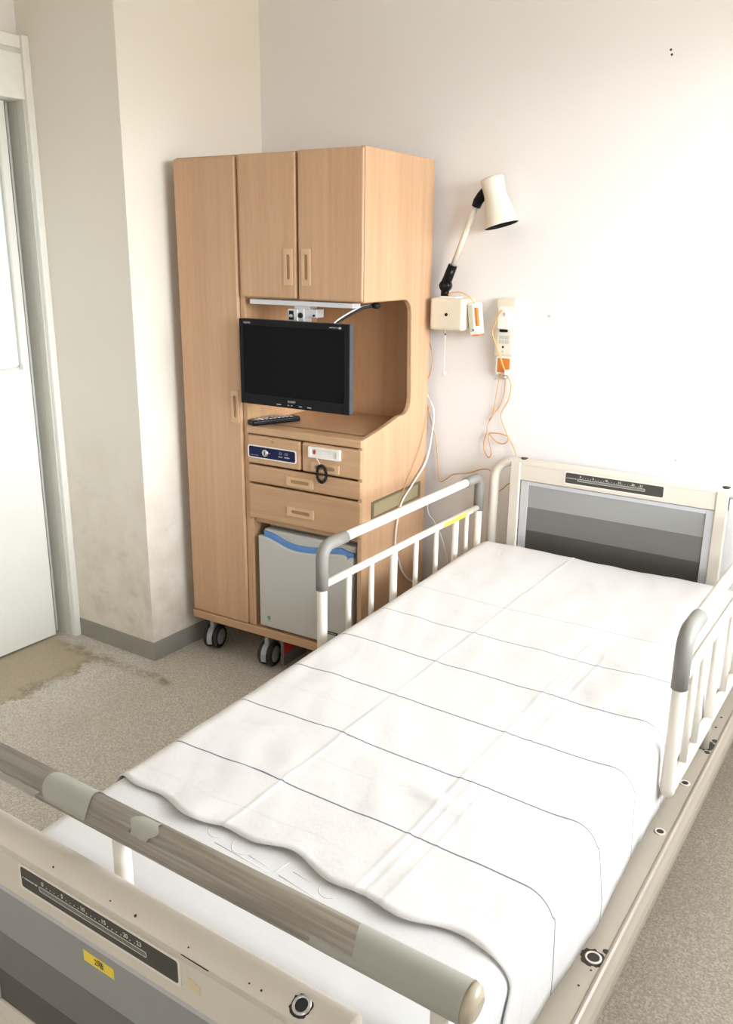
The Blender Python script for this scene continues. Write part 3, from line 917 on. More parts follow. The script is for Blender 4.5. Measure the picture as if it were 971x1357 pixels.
def end_board(name, v, zt, zb, face, label_u, label_z, pz1, h1, h2):
    """head or foot board: cream frame, tube hoop on top, banded panel, angle scale.  face: +1 looks to -v, the side the photo shows"""
    f = v
    m = MB()
    m.box(0.043, 0.739, f + 0.004, f + 0.026, pz1 + 0.002, zt - 0.006, 0.003)        # top beam
    m.box(0.043, 0.078, f, f + 0.03, zb, zt - 0.004, 0.003)
    m.box(0.704, 0.739, f, f + 0.03, zb, zt - 0.004, 0.003)
    m.box(0.078, 0.704, f + 0.004, f + 0.026, zb, zb + 0.06, 0.003)
    o = m.build(name, M_CREAM, bed)
    # hoop
    ru, zt2 = 0.023, zt - 0.008
    x0, x1 = UC - 0.413, UC + 0.413
    c = 0.065
    p = [(x0, f + 0.02, 0.30)] + [(x0, f + 0.02, zt2 - c)]
    p += [(x0 + c - c * math.cos(R(a)), f + 0.02, zt2 - c + c * math.sin(R(a))) for a in (15, 30, 45, 60, 75, 90)]
    p += [(x1 - c + c * math.sin(R(a)), f + 0.02, zt2 - c + c * math.cos(R(a))) for a in (0, 15, 30, 45, 60, 75, 90)]
    p += [(x1, f + 0.02, 0.30)]
    MB().tube(p, ru - 0.004 if face else 0.017, 16).build('hoop', M_CREAM, o)
    if face:                                        # moulded crest over the top beam
        cr = [(-1.960, 0.650), (-1.951, 0.668), (-1.950, 0.683), (-1.953, 0.690), (-1.960, 0.6945), (-1.970, 0.6955), (-1.981, 0.6940), (-1.990, 0.6900), (-1.9955, 0.6850), (-1.9970, 0.6815), (-1.9955, 0.6785), (-1.9920, 0.6765), (-1.9905, 0.6720), (-1.9890, 0.6600), (-1.986, 0.655)]
        cm = MB().prism(cr, axes((0.0, 0, 0), (0, 1, 0), (0, 0, 1)), 0.782)
        cm.build('crest', M_CREAM, o, smooth=True)
    # aluminium uprights and the three tone panel
    pz0 = zb + 0.06
    for a, b2 in ((0.082, 0.108), (0.680, 0.703)):
        MB().box(a, b2, f + 0.008, f + 0.022, pz0, pz1, 0.001).build('upright_strip', M_SILVER, o)
    MB().box(0.108, 0.680, f + 0.010, f + 0.022, pz1 - 0.014, pz1 - 0.0005, 0.001).build('top_strip', M_SILVER, o)
    MB().box(0.108, 0.680, f + 0.012, f + 0.022, h1, pz1 - 0.0145).build('light_band', M_BAND1, o)
    MB().box(0.108, 0.680, f + 0.012, f + 0.022, h2, h1 - 0.0006).build('middle_band', M_BAND2, o)
    MB().box(0.108, 0.680, f + 0.012, f + 0.022, pz0, h2 - 0.0006).build('dark_band', M_BAND3, o)
    # angle scale label
    cx, w = label_u, 0.313
    Ml = axes((cx, f + 0.004, label_z), (1, 0, 0), (0, 0, 1))
    lb = MB().prism(rrect(w, 0.034, 0.004), Ml, 0.0015).build('angle_scale', M_LABEL, o)
    m = MB()
    ring_plate(m, Ml, w + 0.010, 0.043, 0.007, w + 0.0005, 0.0345, 0.004, 0.0012)
    m.build('scale_rim', M_RAILW, o)
    m = MB()
    Mf = Ml @ Matrix.Translation((0, 0, 0.0016))
    s0, s1 = -0.107, 0.100
    ring_plate(m, Mf @ Matrix.Translation(((s0 + s1) / 2 - 0.004, -0.0025, 0)), s1 - s0 + 0.010, 0.0085, 0.0025, s1 - s0 + 0.0085, 0.007, 0.002, 0.0003)
    for i in range(24):
        xx = s0 + (s1 - s0 - 0.012) * i / 23
        if i in (0, 5, 10, 15, 20, 23):
            text(m, str(i), Mf @ Matrix.Translation((xx, 0.0085, 0)), 0.0098)
        else:
            m.prism(rrect(0.0016, 0.0016, 0.0004, 1), Mf @ Matrix.Translation((xx, 0.0058, 0)), 0.0003)
    m.prism(rrect(0.0022, 0.0022, 0.0003, 1), Mf @ Matrix.Translation((-0.152, 0.0, 0)), 0.0003)
    text(m, 'PARAMOUNT BED', Mf @ Matrix.Translation((-0.1335, 0.0, 0)), 0.0036)
    stuff(m.build('scale_print', M_INK, o))
    MB().prism(rrect(s1 - s0 + 0.008, 0.0065, 0.002), Mf @ Matrix.Translation(((s0 + s1) / 2 - 0.004, -0.0025, -0.0004)), 0.0005).build('scale_window', M_INKGREY, o)
    # accessory sockets in the hoop
    for us in (0.084, UC + (0.332 if face else 0.335)):
        r0 = ru if face else 0.017
        Mk = axes((us, -1.983, 0.6915), (1, 0, 0), (0, 0.93, 0.37)) if face else axes((us, f + 0.02, zt2 + r0 - 0.0035), (1, 0, 0), (0, 1, 0))
        if face:
            MB().lathe([(0.0115, -0.004), (0.0115, 0.0030), (0.0100, 0.0040), (0.0078, 0.0040), (0.0076, 0.001)], Mk, 24).build('socket_ring', M_STEEL, o)
            MB().lathe([(0.0075, 0.0005), (0.0075, 0.0036)], Mk, 20).build('socket_hole', M_DARK, o)
            chip(o, Mk @ Matrix.Translation((-0.0005, -0.001, 0.0012)), 0.0132, 0.004)
        else:
            MB().lathe([(0.012, 0.0), (0.012, 0.0036), (0.001, 0.0036)], Mk, 16).build('socket_hole', M_CHIP, o)
    return o


def chip(parent, M, r, d=0.0, seed=None):
    """ragged patch of bare, rusted metal where the paint has chipped"""
    rnd = random.Random(seed if seed is not None else int(r * 1e5))
    n = 26
    pts = []
    for k in range(n):
        a = 2 * PI * k / n
        q = r * (1 + rnd.uniform(-0.10, 0.16))
        pts.append((q * math.cos(a), q * math.sin(a)))
    t = MB().prism(pts, M, 0.0012)
    return t.build('paint_chip', M_CHIP, parent)


hb = end_board('headboard', 0.045, 0.842, 0.36, 0, 0.3935, 0.810, 0.776, 0.687, 0.606)
fb = end_board('footboard', -1.992, 0.680, 0.26, 1, 0.375, 0.6365, 0.590, 0.487, 0.408)
# yellow ward sticker with black print, an old tape stub and scratches on the footboard
Mk = axes((0.364, -1.992 + 0.012, 0.552), (1, 0, 0.0), (0, 0, 1))
ys = MB().prism([(-0.031, -0.009), (0.031, -0.010), (0.031, 0.008), (-0.031, 0.009)], Mk, 0.0006).build('yellow_sticker', M_YELLOW, fb)
m = MB()
text(m, '2階', Mk @ Matrix.Translation((0.001, -0.0005, 0.0007)), 0.0135)
stuff(m.build('sticker_print', M_BLACKINK, ys))
MB().prism([(-0.011, -0.008), (0.010, -0.009), (0.011, 0.004), (0.003, 0.005), (0.002, 0.008), (-0.011, 0.008)], axes((0.558, -1.988, 0.630), (1, 0, 0), (0, 0, 1)), 0.0004).build('tape_stub', M_TAPE, fb)
for cu_, r_ in ((0.30, 0.002), (0.415, 0.0016), (0.462, 0.003), (0.555, 0.0016), (0.67, 0.002), (0.652, 0.0016)):
    chip(fb, axes((cu_, -1.9905, 0.6893), (1, 0, 0), (0, 0.75, 0.66)), r_ * 0.62, seed=int(cu_ * 999))
m = MB().boxm(axes((0.570, -1.9965, 0.6795), (1, 0, -0.02), (0, 0.3, 1)), 0.045, 0.0012, 0.0012)
m.build('scratch', M_CHIP, fb)

# side frames: flat top, raised lip, chamfered outer edge
def side_frame(mirror):
    pr = [(0.826, 0.262), (0.893, 0.262), (0.900, 0.270), (0.908, 0.300), (0.911, 0.330), (0.907, 0.342), (0.901, 0.350), (0.898, 0.356), (0.894, 0.3585), (0.890, 0.357), (0.888, 0.354), (0.835, 0.354), (0.826, 0.345)]
    if mirror:
        pr = [(2 * UC - 0.016 - u, z) for u, z in pr]
    m = MB().prism(pr, axes((0, 0.06, 0), (1, 0, 0), (0, 0, 1)), 2.045, 0.0)
    return m.build('side_frame', M_FRAME, bed)


sf = side_frame(False)
side_frame(True)
for uu, vv, rr_, ch in ((0.872, -1.372, 0.0155, True), (0.871, -0.965, 0.0125, False), (0.869, -0.757, 0.0125, False), (0.868, -0.556, 0.019, True)):
    Mk = axes((uu, vv, 0.3535), (1, 0, 0), (0, 1, 0))
    if vv > -0.6:
        chip(sf, Mk @ Matrix.Translation((0, -0.006, 0)), 0.024, seed=7)
        chip(sf, Mk @ Matrix.Translation((0.016, 0.026, 0)), 0.007, seed=9)
        chip(sf, Mk @ Matrix.Translation((0.012, -0.038, 0)), 0.006, seed=10)
        continue
    if ch:
        chip(sf, Mk @ Matrix.Translation((-0.001, 0.0, 0)), 0.0195, seed=3)
        for dx_, dy_, r_ in ((0.013, 0.026, 0.005), (0.006, -0.028, 0.0018), (0.0, -0.070, 0.0018), (0.014, -0.012, 0.002)):
            chip(sf, Mk @ Matrix.Translation((dx_, dy_, 0)), r_, seed=int(dy_ * 1000) + 90)
    MB().lathe([(rr_ - 0.001, 0.0), (rr_ - 0.001, 0.0022), (rr_ - 0.003, 0.0028), (rr_ - 0.0048, 0.0025), (rr_ - 0.005, 0.0012)], Mk, 24).build('socket_ring', M_RAILW, sf)
    MB().lathe([(rr_ - 0.005, 0.0006), (rr_ - 0.005, 0.0020)], Mk, 20).build('socket_hole', M_CHIP, sf)
for vv in (-0.46, -0.40, -1.62):
    chip(sf, axes((0.871, vv, 0.3535), (1, 0, 0), (0, 1, 0)), 0.003, seed=int(vv * 100))
# end beams, platform, legs and castors below
MB().box(-0.14, 0.92, 0.02, 0.07, 0.285, 0.345, 0.004).build('end_beam', M_CREAM, bed)
MB().box(-0.14, 0.92, -1.985, -1.945, 0.285, 0.345, 0.004).build('end_beam', M_CREAM, bed)
m = MB()
m.box(0.0, 0.80, -1.90, -1.34, 0.372, 0.388, 0.002)
m.box(0.0, 0.80, -1.335, -0.70, 0.372, 0.388, 0.002)
m.box(0.0, 0.80, -0.695, -0.01, 0.372, 0.388, 0.002)
m.box(0.02, 0.06, -1.93, 0.01, 0.335, 0.372)
m.box(0.74, 0.78, -1.93, 0.01, 0.335, 0.372)
m.build('mattress_platform', M_CREAM, bed)
for u_ in (0.02, 0.762):
    for v_ in (-1.80, -0.10):
        MB().box(u_ - 0.025, u_ + 0.025, v_ - 0.025, v_ + 0.025, 0.115, 0.335, 0.003).build('leg', M_CREAM, bed)
        castor(bed, u_, v_ + 0.01, 0.119, name='castor')

# ------------------------------------------------------------------ mattress
def edge_l(v):
    return -0.032 - 0.030 * v


def edge_r(v):
    return 0.848 + 0.006 * v


def top_z(v):
    return 0.561 + 0.006 * v


def section(v, ofs=0.0, nl=9, nt=40, nr=9, zl=0.395, zr=0.395):
    """cross outline of the bedding at v: from the left hem over the top to the right hem, as (s, u, z)"""
    r = 0.045 + ofs
    ul, ur, zt = edge_l(v) - ofs, edge_r(v) + ofs, top_z(v) + ofs
    pts = []
    for i in range(4):
        pts.append((ul, zl + (zt - r - zl) * i / 4))
    for i in range(nl):
        a = R(180 - 90 * i / nl)
        pts.append((ul + r + r * math.cos(a), zt - r + r * math.sin(a)))
    for i in range(nt):
        pts.append((ul + r + (ur - ul - 2 * r) * i / nt, zt))
    for i in range(nr):
        a = R(90 - 90 * i / nr)
        pts.append((ur - r + r * math.cos(a), zt - r + r * math.sin(a)))
    for i in range(7):
        pts.append((ur, zt - r + (zr - (zt - r)) * i / 6))
    return pts


m = MB()
vs_ = [0.012, 0.004, -0.010, -0.030] + [-0.05 - 1.77 * i / 24 for i in range(25)] + [-1.838, -1.856, -1.868, -1.874]
rows = []
for j, v in enumerate(vs_):
    row = []
    e0 = min(1.0, max(0.0, (0.012 - v) / 0.04))
    e1 = min(1.0, max(0.0, (v + 1.874) / 0.04))
    q = min(e0, e1)
    drop = 0.05 * (1 - math.sqrt(max(0, 1 - (1 - q) ** 2)))
    for (u, z) in section(v, 0, 7, 16, 7, 0.389, 0.389):
        zz = 0.389 + (z - 0.389) * (1 - drop / 0.172)
        uu = UC + (u - UC) * (1 - drop * 0.25)
        row.append(m.bm.verts.new((uu, v, zz)))
    rows.append(row)
for A, B in zip(rows, rows[1:]):
    for a, b_, c_, d_ in zip(A, A[1:], B[1:], B):
        m.bm.faces.new((a, b_, c_, d_)).smooth = True
for row in rows:
    pass
for row, fl in ((rows[0], False), (rows[-1], True)):
    m.bm.faces.new(row if fl else list(reversed(row)))
for A, B in zip(rows, rows[1:]):
    m.bm.faces.new((A[0], B[0], B[-1], A[-1]))
mt = tag(m.build('mattress', M_MATTRESS, frame=BED, base=(UC, -0.95, 0.389), smooth=True), 'white quilted mattress, bare at the foot end of the hospital bed', 'mattress')
# stitched ornament in the mattress cover near the foot
m = MB()
for (cu_, cv_, w, a0, a1) in ((0.302, -1.668, 0.020, 190, 360), (0.363, -1.676, 0.021, 170, 390), (0.543, -1.680, 0.018, 160, 330)):
    m.tube(arc((cu_, cv_, top_z(cv_) - 0.0003), w, a0, a1, 14, (1, 0, 0), (0, 1, 0)), 0.0010, 6)
for (u0, v0, u1, v1) in ((0.316, -1.697, 0.440, -1.703), (0.444, -1.699, 0.451, -1.667), (0.455, -1.699, 0.539, -1.707), (0.385, -1.690, 0.43, -1.694), (0.47, -1.680, 0.51, -1.684)):
    m.tube([(u0, v0, top_z(v0) - 0.0005), ((u0 + u1) / 2, (v0 + v1) / 2, (top_z(v0) + top_z(v1)) / 2 - 0.0003), (u1, v1, top_z(v1) - 0.0005)], 0.0011, 6)
stuff(m.build('stitched_ornament', M_MATTRESS, mt))

# ------------------------------------------------------------------ striped draw sheet
def sheet_wrinkle(u, v, edge):
    z = 0.0
    for uc, wd, h in ((0.305, 0.0034, 0.0026), (0.578, 0.004, 0.0022), (0.600, 0.003, 0.0016), (0.632, 0.0034, 0.0018)):
        if uc < 0.4 or v < -0.6:
            z += h * (0.75 + 0.6 * noise.noise(Vector((v * 7, uc * 40, 2.0)))) * math.exp(-((u - uc - 0.004 * noise.noise(Vector((v * 5, uc * 9, 0)))) / wd) ** 2)
    z += 0.0045 * noise.noise(Vector((u * 5.2, v * 3.0, 1.7)))
    z += 0.0026 * noise.noise(Vector((u * 15 + v * 6, v * 9, 4.0)))
    # diagonal drag lines on the left half near the foot
    for (u0, v0, dx, dy, ln, h) in ((0.05, -1.42, 0.90, 0.44, 0.30, 0.004), (0.12, -1.55, 0.93, 0.36, 0.34, 0.003), (0.03, -1.22, 0.95, 0.3, 0.24, 0.003),
                                    (0.42, -1.36, 0.97, -0.22, 0.32, 0.004), (0.55, -0.62, 0.9, -0.4, 0.2, 0.002), (0.16, -0.38, 0.9, 0.45, 0.22, 0.002)):
        t = ((u - u0) * dx + (v - v0) * dy)
        s = (-(u - u0) * dy + (v - v0) * dx)
        if -0.05 < t < ln + 0.05:
            w = 1 - abs((t - ln / 2) / (ln / 2 + 0.05))
            z += 1.6 * h * w * math.exp(-(s / 0.010) ** 2)
    return z


m = MB()
uvl = m.bm.loops.layers.uv.new('UVMap')
NV = 120
rows, meta = [], []
for j in range(NV + 1):
    f = j / NV
    row, mrow = [], []
    v0 = 0.006 - f * 1.672
    s_acc, last = 0.0, None
    sec = section(v0, 0.0045, 9, 170, 9, 0.40, 0.372)
    for i, (u, z) in enumerate(sec):
        # the hem at the foot wanders and lifts a little
        wob = 0.010 * math.sin(u * 17 + 0.5) + 0.006 * math.sin(u * 43 + 1.0)
        ed = max(0.0, (f - 0.93) / 0.07)
        v = v0 + (wob * ed)
        if last is not None:
            s_acc += math.hypot(u - last[0], z - last[1])
        last = (u, z)
        top = max(0.0, min(1.0, (z - top_z(v0) + 0.03) / 0.03))
        dz = max(-0.0012, 0.0014 + sheet_wrinkle(u, v, ed)) * top
        dz += top * ed * ed * (0.0015 + 0.004 * max(0.0, math.sin(u * 30 + 1.2)))
        hang = max(0.0, min(1.0, (top_z(v0) - 0.035 - z) / 0.1))
        du = 0.0
        if u > 0.5 and hang > 0:
            du = hang * (0.006 + (0.006 if v < -1.05 else 0.001) * math.sin(v * 9.0 + 0.8) + 0.004 * noise.noise(Vector((v * 11, z * 5, 0))))
            v -= hang * ed * 0.05
        # head end curves down with the mattress
        q = min(1.0, max(0.0, (0.012 - v0) / 0.04))
        drop = 0.05 * (1 - math.sqrt(max(0, 1 - (1 - q) ** 2)))
        row.append(m.bm.verts.new((u + du, v, z + dz - drop * 0.6 * top)))
        mrow.append((s_acc, v0 + 1.507 + (0.006 * math.sin(s_acc * 6 + v0 * 3) if top > 0 else 0) + 0.012 * (0.42 - u) * 0.8))
    rows.append(row)
    meta.append(mrow)
for j in range(NV):
    A, B = rows[j], rows[j + 1]
    for i in range(len(A) - 1):
        fc = m.bm.faces.new((A[i], A[i + 1], B[i + 1], B[i]))
        fc.smooth = True
        for lp, mm in zip(fc.loops, (meta[j][i], meta[j][i + 1], meta[j + 1][i + 1], meta[j + 1][i])):
            lp[uvl].uv = mm
sh = tag(m.build('draw_sheet', M_SHEET, frame=BED, base=(UC, -0.8, 0.56)), 'white cotton sheet with thin navy stripes spread over the mattress', 'sheet')
so = sh.modifiers.new('thickness', 'SOLIDIFY')
so.thickness = 0.0022
so.offset = -1

# ------------------------------------------------------------------ side rails
def bed_rail(name, label, u, va, vb, zt, dz_low, bars, bottom, sticker):
    """lift-out side rail: hoop of tube with grey corner grips, low bar and balusters. va foot end, vb head end"""
    t = thing(name, label, 'bed rail', BED, (u, (va + vb) / 2, 0.354), 'lift-out bed side rails')
    r = 0.0135
    c = 0.035
    zb = bottom
    hp = [(u, va, zb + 0.02), (u, va, zt - c)]
    hp += [(u, va + c - c * math.cos(R(a)), zt - c + c * math.sin(R(a))) for a in (18, 36, 54, 72, 90)]
    hp += [(u, vb - c + c * math.sin(R(a)), zt - c + c * math.cos(R(a))) for a in (0, 18, 36, 54, 72, 90)]
    hp += [(u, vb, zb + 0.02)]
    cb = 0.02
    hp = hp[1:-1]
    loop = [(u, va + cb, zb), ] + [(u, va + cb - cb * math.cos(R(a)), zb + cb - cb * math.sin(R(a))) for a in (60, 30, 0)] + hp + [(u, vb - cb + cb * math.cos(R(a)), zb + cb - cb * math.sin(R(a))) for a in (0, 30, 60)] + [(u, vb - cb, zb)]
    MB().tube(loop, r, 14).build('hoop', M_RAILW, t)
    MB().tube([(u, va + 0.003, zt - dz_low), (u, vb - 0.003, zt - dz_low)], 0.0105, 12).build('middle_bar', M_RAILW, t)
    MB().tube([(u, va + cb * 0.8, zb), (u, vb - cb * 0.8, zb)], r * 0.95, 12).build('bottom_bar', M_RAILW, t)
    for b_, thick in bars:
        if thick:
            MB().tube([(u, b_, zt - dz_low), (u, b_, 0.335)], 0.0112, 12).build('post', M_RAILW, t)
        else:
            MB().tube([(u, b_, zt - dz_low), (u, b_, zb)], 0.0078, 10).build('baluster', M_RAILW, t)
    for ve, s in ((va, 1), (vb, -1)):
        g = [(u, ve, zt - 0.118), (u, ve, zt - c)]
        g += [(u, ve + s * (c - c * math.cos(R(a))), zt - c + c * math.sin(R(a))) for a in (18, 36, 54, 72, 90)]
        g += [(u, ve + s * 0.105, zt)]
        MB().tube(g, [r + 0.0035] * len(g), 14).build('corner_grip', M_GRIP, t)
    if sticker:
        mb_ = MB().box(u + 0.0100, u + 0.0116, sticker[0], sticker[1], zt - dz_low - 0.005, zt - dz_low + 0.007)
        st = mb_.build('caution_sticker', M_YELLOW, t)
        mb_ = MB()
        for i in range(8):
            x_ = sticker[0] + 0.008 + i * (sticker[1] - sticker[0] - 0.016) / 8
            mb_.box(u + 0.0116, u + 0.0119, x_, x_ + 0.006, zt - dz_low - 0.001, zt - dz_low + 0.003)
        stuff(mb_.build('sticker_print', M_TANC, st))
        MB().box(u + 0.0100, u + 0.0116, sticker[1] + 0.008, sticker[1] + 0.05, zt - dz_low - 0.004, zt - dz_low + 0.007).build('paper_sticker', mat('peach_label', (0.75, 0.55, 0.42), 0.5), t)
    return t


bed_rail('bed_side_rail', 'ivory tubular side rail with grey corners on the cabinet side of bed', -0.060, -0.882, 0.028, 0.772, 0.107,
         [(-0.76, False), (-0.645, False), (-0.525, True), (-0.395, False), (-0.268, False), (-0.138, True), (-0.058, False)], 0.42, (-0.235, -0.085))
bed_rail('bed_side_rail', 'ivory tubular side rail with grey corners on the window side of bed', 0.868, -0.940, -0.035, 0.792, 0.107,
         [(-0.81, False), (-0.715, False), (-0.575, True), (-0.42, False), (-0.30, False), (-0.18, True), (-0.10, False)], 0.428, None)

# ------------------------------------------------------------------ grey padded bar at the foot end
fbv, fbz = -1.922, 0.745
bar = thing('foot_rail', 'grey wood-print padded grab bar on ivory posts above the footboard', 'grab bar', BED, (UC, fbv, 0.345))
MB().tube([(-0.125, fbv, fbz), (0.885, fbv, fbz), (0.893, fbv, fbz), (0.903, fbv, fbz - 0.001), (0.908, fbv, fbz - 0.002)], [0.0232, 0.0232, 0.0228, 0.019, 0.010], 20).build('padded_sleeve', M_SLEEVE, bar)
MB().tube([(0.895, fbv, fbz), (0.904, fbv, fbz - 0.0008), (0.9095, fbv, fbz - 0.0015)], [0.0236, 0.0215, 0.013], 20).build('end_cap', mat('tan_end_cap', (0.42, 0.36, 0.27), 0.3), bar)
# peeled patches hugging the sleeve
def patch(x0, x1, a0, a1, seed):
    rnd = random.Random(seed)
    m = MB()
    n, k = 12, 24
    g = []
    for i in range(n + 1):
        row = []
        for j in range(k + 1):
            a = R(a0 + (a1 - a0) * j / k)
            x = x0 + (x1 - x0) * i / n
            if i == 0:
                x += 0.006 * math.sin(j * 0.27 + seed)
            if i == n:
                x += (0.006 if x1 < 0.88 else 0.0) * math.sin(j * 0.3 + seed * 2)
            if j in (0, k):
                a += R(rnd.uniform(-3, 3)) * math.sin(PI * i / n)
            row.append(m.bm.verts.new((x, fbv + 0.0236 * math.cos(a), fbz + 0.0236 * math.sin(a))))
        g.append(row)
    for A, B in zip(g, g[1:]):
        for j in range(k):
            m.bm.faces.new((A[j], A[j + 1], B[j + 1], B[j])).smooth = True
    m.build('peeled_patch', M_PEEL, bar)


patch(0.222, 0.312, -10, 190, 1)
patch(0.398, 0.440, 70, 150, 2)
patch(0.758, 0.897, -20, 215, 3)
patch(0.11, 0.212, 165, 235, 4)
patch(0.700, 0.77, 165, 215, 6)
for up in (-0.085, 0.360, 0.866):
    MB().tube([(up, fbv, fbz), (up, fbv, 0.33)], 0.0125, 14).build('post', M_RAILW, bar)

# ================================================================== WALL FITTINGS
# reading lamp
lamp = thing('wall_reading_lamp', 'ivory articulated reading lamp on a wall box beside the cabinet', 'lamp', WORLD, (0.185, 0, 1.305))
MB().box(0.122, 0.250, -0.100, -0.0005, 1.251, 1.358, 0.010, 3).build('wall_box', M_IVORYPL, lamp)
MB().lathe([(0.0055, 0.0), (0.0055, 0.0012), (0.001, 0.0012)], axes((0.187, -0.1, 1.304), (1, 0, 0), (0, 0, 1)), 14).build('screw_hole', M_BLACKM, lamp)
MB().box(0.150, 0.215, -0.085, -0.035, 1.357, 1.364, 0.002).build('top_plate', M_WHITEPL, lamp)
LY = -0.065
jb = MB()
jb.tube([(0.147 + 0.013, LY, 1.362), (0.147 + 0.013, LY, 1.385)], 0.014, 14)
jb.lathe([(0.010, -0.016), (0.019, -0.013), (0.0205, 0.0), (0.019, 0.013), (0.010, 0.016)], axes((0.162, LY, 1.398), (1, 0, 0), (0, 0, 1)), 20)
A0, A1 = Vector((0.166, LY, 1.415)), Vector((0.270, LY, 1.667))
dirA = (A1 - A0).normalized()
jb.tube([A0 - dirA * 0.01, A0 + dirA * 0.055], [0.0175, 0.0155], 14)
jn = jb.build('base_joint', M_BLACK, lamp)
MB().lathe([(0.008, 0.0), (0.006, 0.003), (0.001, 0.003)], axes((0.164, LY - 0.0155, 1.398), (1, 0, 0), (0, 0, 1)), 14).build('joint_screw', M_BLACKM, jn)
MB().tube([A0 + dirA * 0.05, A1 - dirA * 0.012], [0.0092, 0.0088], 14).build('arm', M_SHADE, lamp)
A2 = Vector((0.298, LY, 1.705))
MB().tube([A1 - dirA * 0.018, A1, A1 + (A2 - A1) * 0.5, A2], [0.0145, 0.0165, 0.0165, 0.0135], 14).build('elbow_joint', M_BLACK, lamp)
axd = Vector((0.275, 0.025, -0.955)).normalized()
S0 = Vector((0.318, LY - 0.005, 1.737))
Msh = axes(S0, Vector((1, 0, 0.28)), Vector((0, 1, 0)))
Msh = Matrix.Translation(S0) @ Vector((0, 0, 1)).rotation_difference(axd).to_matrix().to_4x4()
MB().lathe([(0.002, -0.002), (0.030, -0.002), (0.0365, 0.001), (0.0385, 0.006), (0.037, 0.025), (0.0355, 0.045), (0.0365, 0.060), (0.042, 0.085), (0.0495, 0.120), (0.0555, 0.145), (0.0565, 0.1505),
            (0.0556, 0.151), (0.0530, 0.140), (0.046, 0.115), (0.034, 0.06), (0.033, 0.01), (0.002, 0.008)], Msh, 36).build('lamp_shade', M_SHADE, lamp)
MB().lathe([(0.003, 0.010), (0.0325, 0.011), (0.0333, 0.058), (0.0455, 0.114), (0.0552, 0.1502), (0.0545, 0.1505), (0.0448, 0.115), (0.0325, 0.060), (0.031, 0.02), (0.003, 0.018)], Msh, 30).build('shade_lining', M_BLACKM, lamp)
MB().lathe([(0.006, 0.02), (0.013, 0.025), (0.013, 0.06), (0.022, 0.09), (0.018, 0.112), (0.004, 0.120)], Msh, 18).build('bulb', M_FROST, lamp)
m = MB().tube([(0.178, -0.085, 1.254), (0.178, -0.085, 1.190), (0.179, -0.085, 1.108)], 0.0012, 6)
pc = m.build('pull_cord', M_WHITEC, lamp)
MB().sphere((0.179, -0.085, 1.103), 0.0072, (1, 1, 1.1), 12).build('cord_ball', M_WHITEPL, pc)
MB().box(0.1762, 0.1798, -0.0868, -0.0832, 1.234, 1.240).build('cord_bead', M_BLACKM, pc)

# nurse call handset hung on the lamp box
hs = thing('call_handset', 'white call handset with orange strip hanging beside the lamp box', 'handset', WORLD, (0.28, -0.055, 1.29))
Mh = Matrix.Translation((0.276, -0.052, 1.292)) @ Matrix.Rotation(R(-8), 4, 'Y')
MB().boxm(Mh, 0.036, 0.050, 0.108, 0.008, 3).build('handset_body', M_WHITEPL, hs)
MB().boxm(Mh @ Matrix.Translation((-0.004, -0.0255, 0.002)), 0.016, 0.003, 0.090, 0.002).build('face_strip', mat('pale_green_plastic', (0.55, 0.56, 0.46), 0.4), hs)
MB().boxm(Mh @ Matrix.Translation((0.0155, -0.020, 0.006)), 0.008, 0.014, 0.062, 0.002).build('orange_bar', M_ORANGE, hs)
MB().boxm(Mh @ Matrix.Translation((0.004, -0.002, -0.054)), 0.026, 0.042, 0.006, 0.002).build('orange_base', M_ORANGE, hs)
MB().lathe([(0.003, 0), (0.003, 0.001)], Mh @ axes((0.0, -0.027, -0.036), (1, 0, 0), (0, 0, 1)), 10).build('handset_button', M_BLACKM, hs)
MB().tube(smooth_path([(0.181, -0.080, 1.369), (0.199, -0.080, 1.377), (0.233, -0.078, 1.377), (0.257, -0.070, 1.364), (0.271, -0.058, 1.344)]), 0.0022, 8).build('handset_cord', M_ORANGEC, hs)

# call plate on the wall
np_ = thing('call_plate', 'long ivory wall call plate with plug, vents and orange button', 'call plate', WORLD, (0.375, 0, 1.235))
MB().box(0.338, 0.412, -0.032, -0.0005, 1.168, 1.362, 0.007, 3).build('plate_body', M_IVORYPL, np_)
MB().box(0.350, 0.402, -0.034, -0.031, 1.178, 1.338, 0.001).build('face_cover', mat('pale_cream_plastic', (0.72, 0.69, 0.58), 0.4), np_)
MB().box(0.355, 0.396, -0.052, -0.033, 1.262, 1.336, 0.004).build('plug', M_WHITEPL, np_)
MB().box(0.360, 0.388, -0.0405, -0.0335, 1.252, 1.262, 0.001).build('plug_dark_slot', M_BLACKM, np_)  # matt black strip just below the plug
MB().lathe([(0.006, 0), (0.005, 0.002), (0.001, 0.002)], axes((0.381, -0.052, 1.312), (1, 0, 0), (0, 0, 1)), 12).build('plug_mark', M_GREYLBL, np_)
for r0 in range(2):
    for c0 in range(7):
        MB().box(0.358 + c0 * 0.0053, 0.361 + c0 * 0.0053, -0.0346, -0.0338, 1.228 - r0 * 0.015, 1.240 - r0 * 0.015).build('vent_slot', M_GREYLBL, np_)
MB().lathe([(0.004, 0), (0.004, 0.001)], axes((0.373, -0.0338, 1.202), (1, 0, 0), (0, 0, 1)), 12).build('indicator', M_BLACKM, np_)
MB().box(0.370, 0.376, -0.0345, -0.0335, 1.184, 1.190).build('indicator', M_GREYLBL, np_)
m = MB()
ring_plate(m, axes((0.377, -0.0005, 1.140), (1, 0, 0), (0, 0, 1)), 0.058, 0.060, 0.006, 0.046, 0.048, 0.003, 0.030)
m.build('button_rim', M_WHITEPL, np_)
MB().box(0.354, 0.400, -0.031, -0.0005, 1.116, 1.164, 0.002).build('orange_button', M_ORANGE, np_)
MB().box(0.388, 0.404, -0.046, -0.031, 1.110, 1.128, 0.002).build('cord_plug', M_WHITEPL, np_)
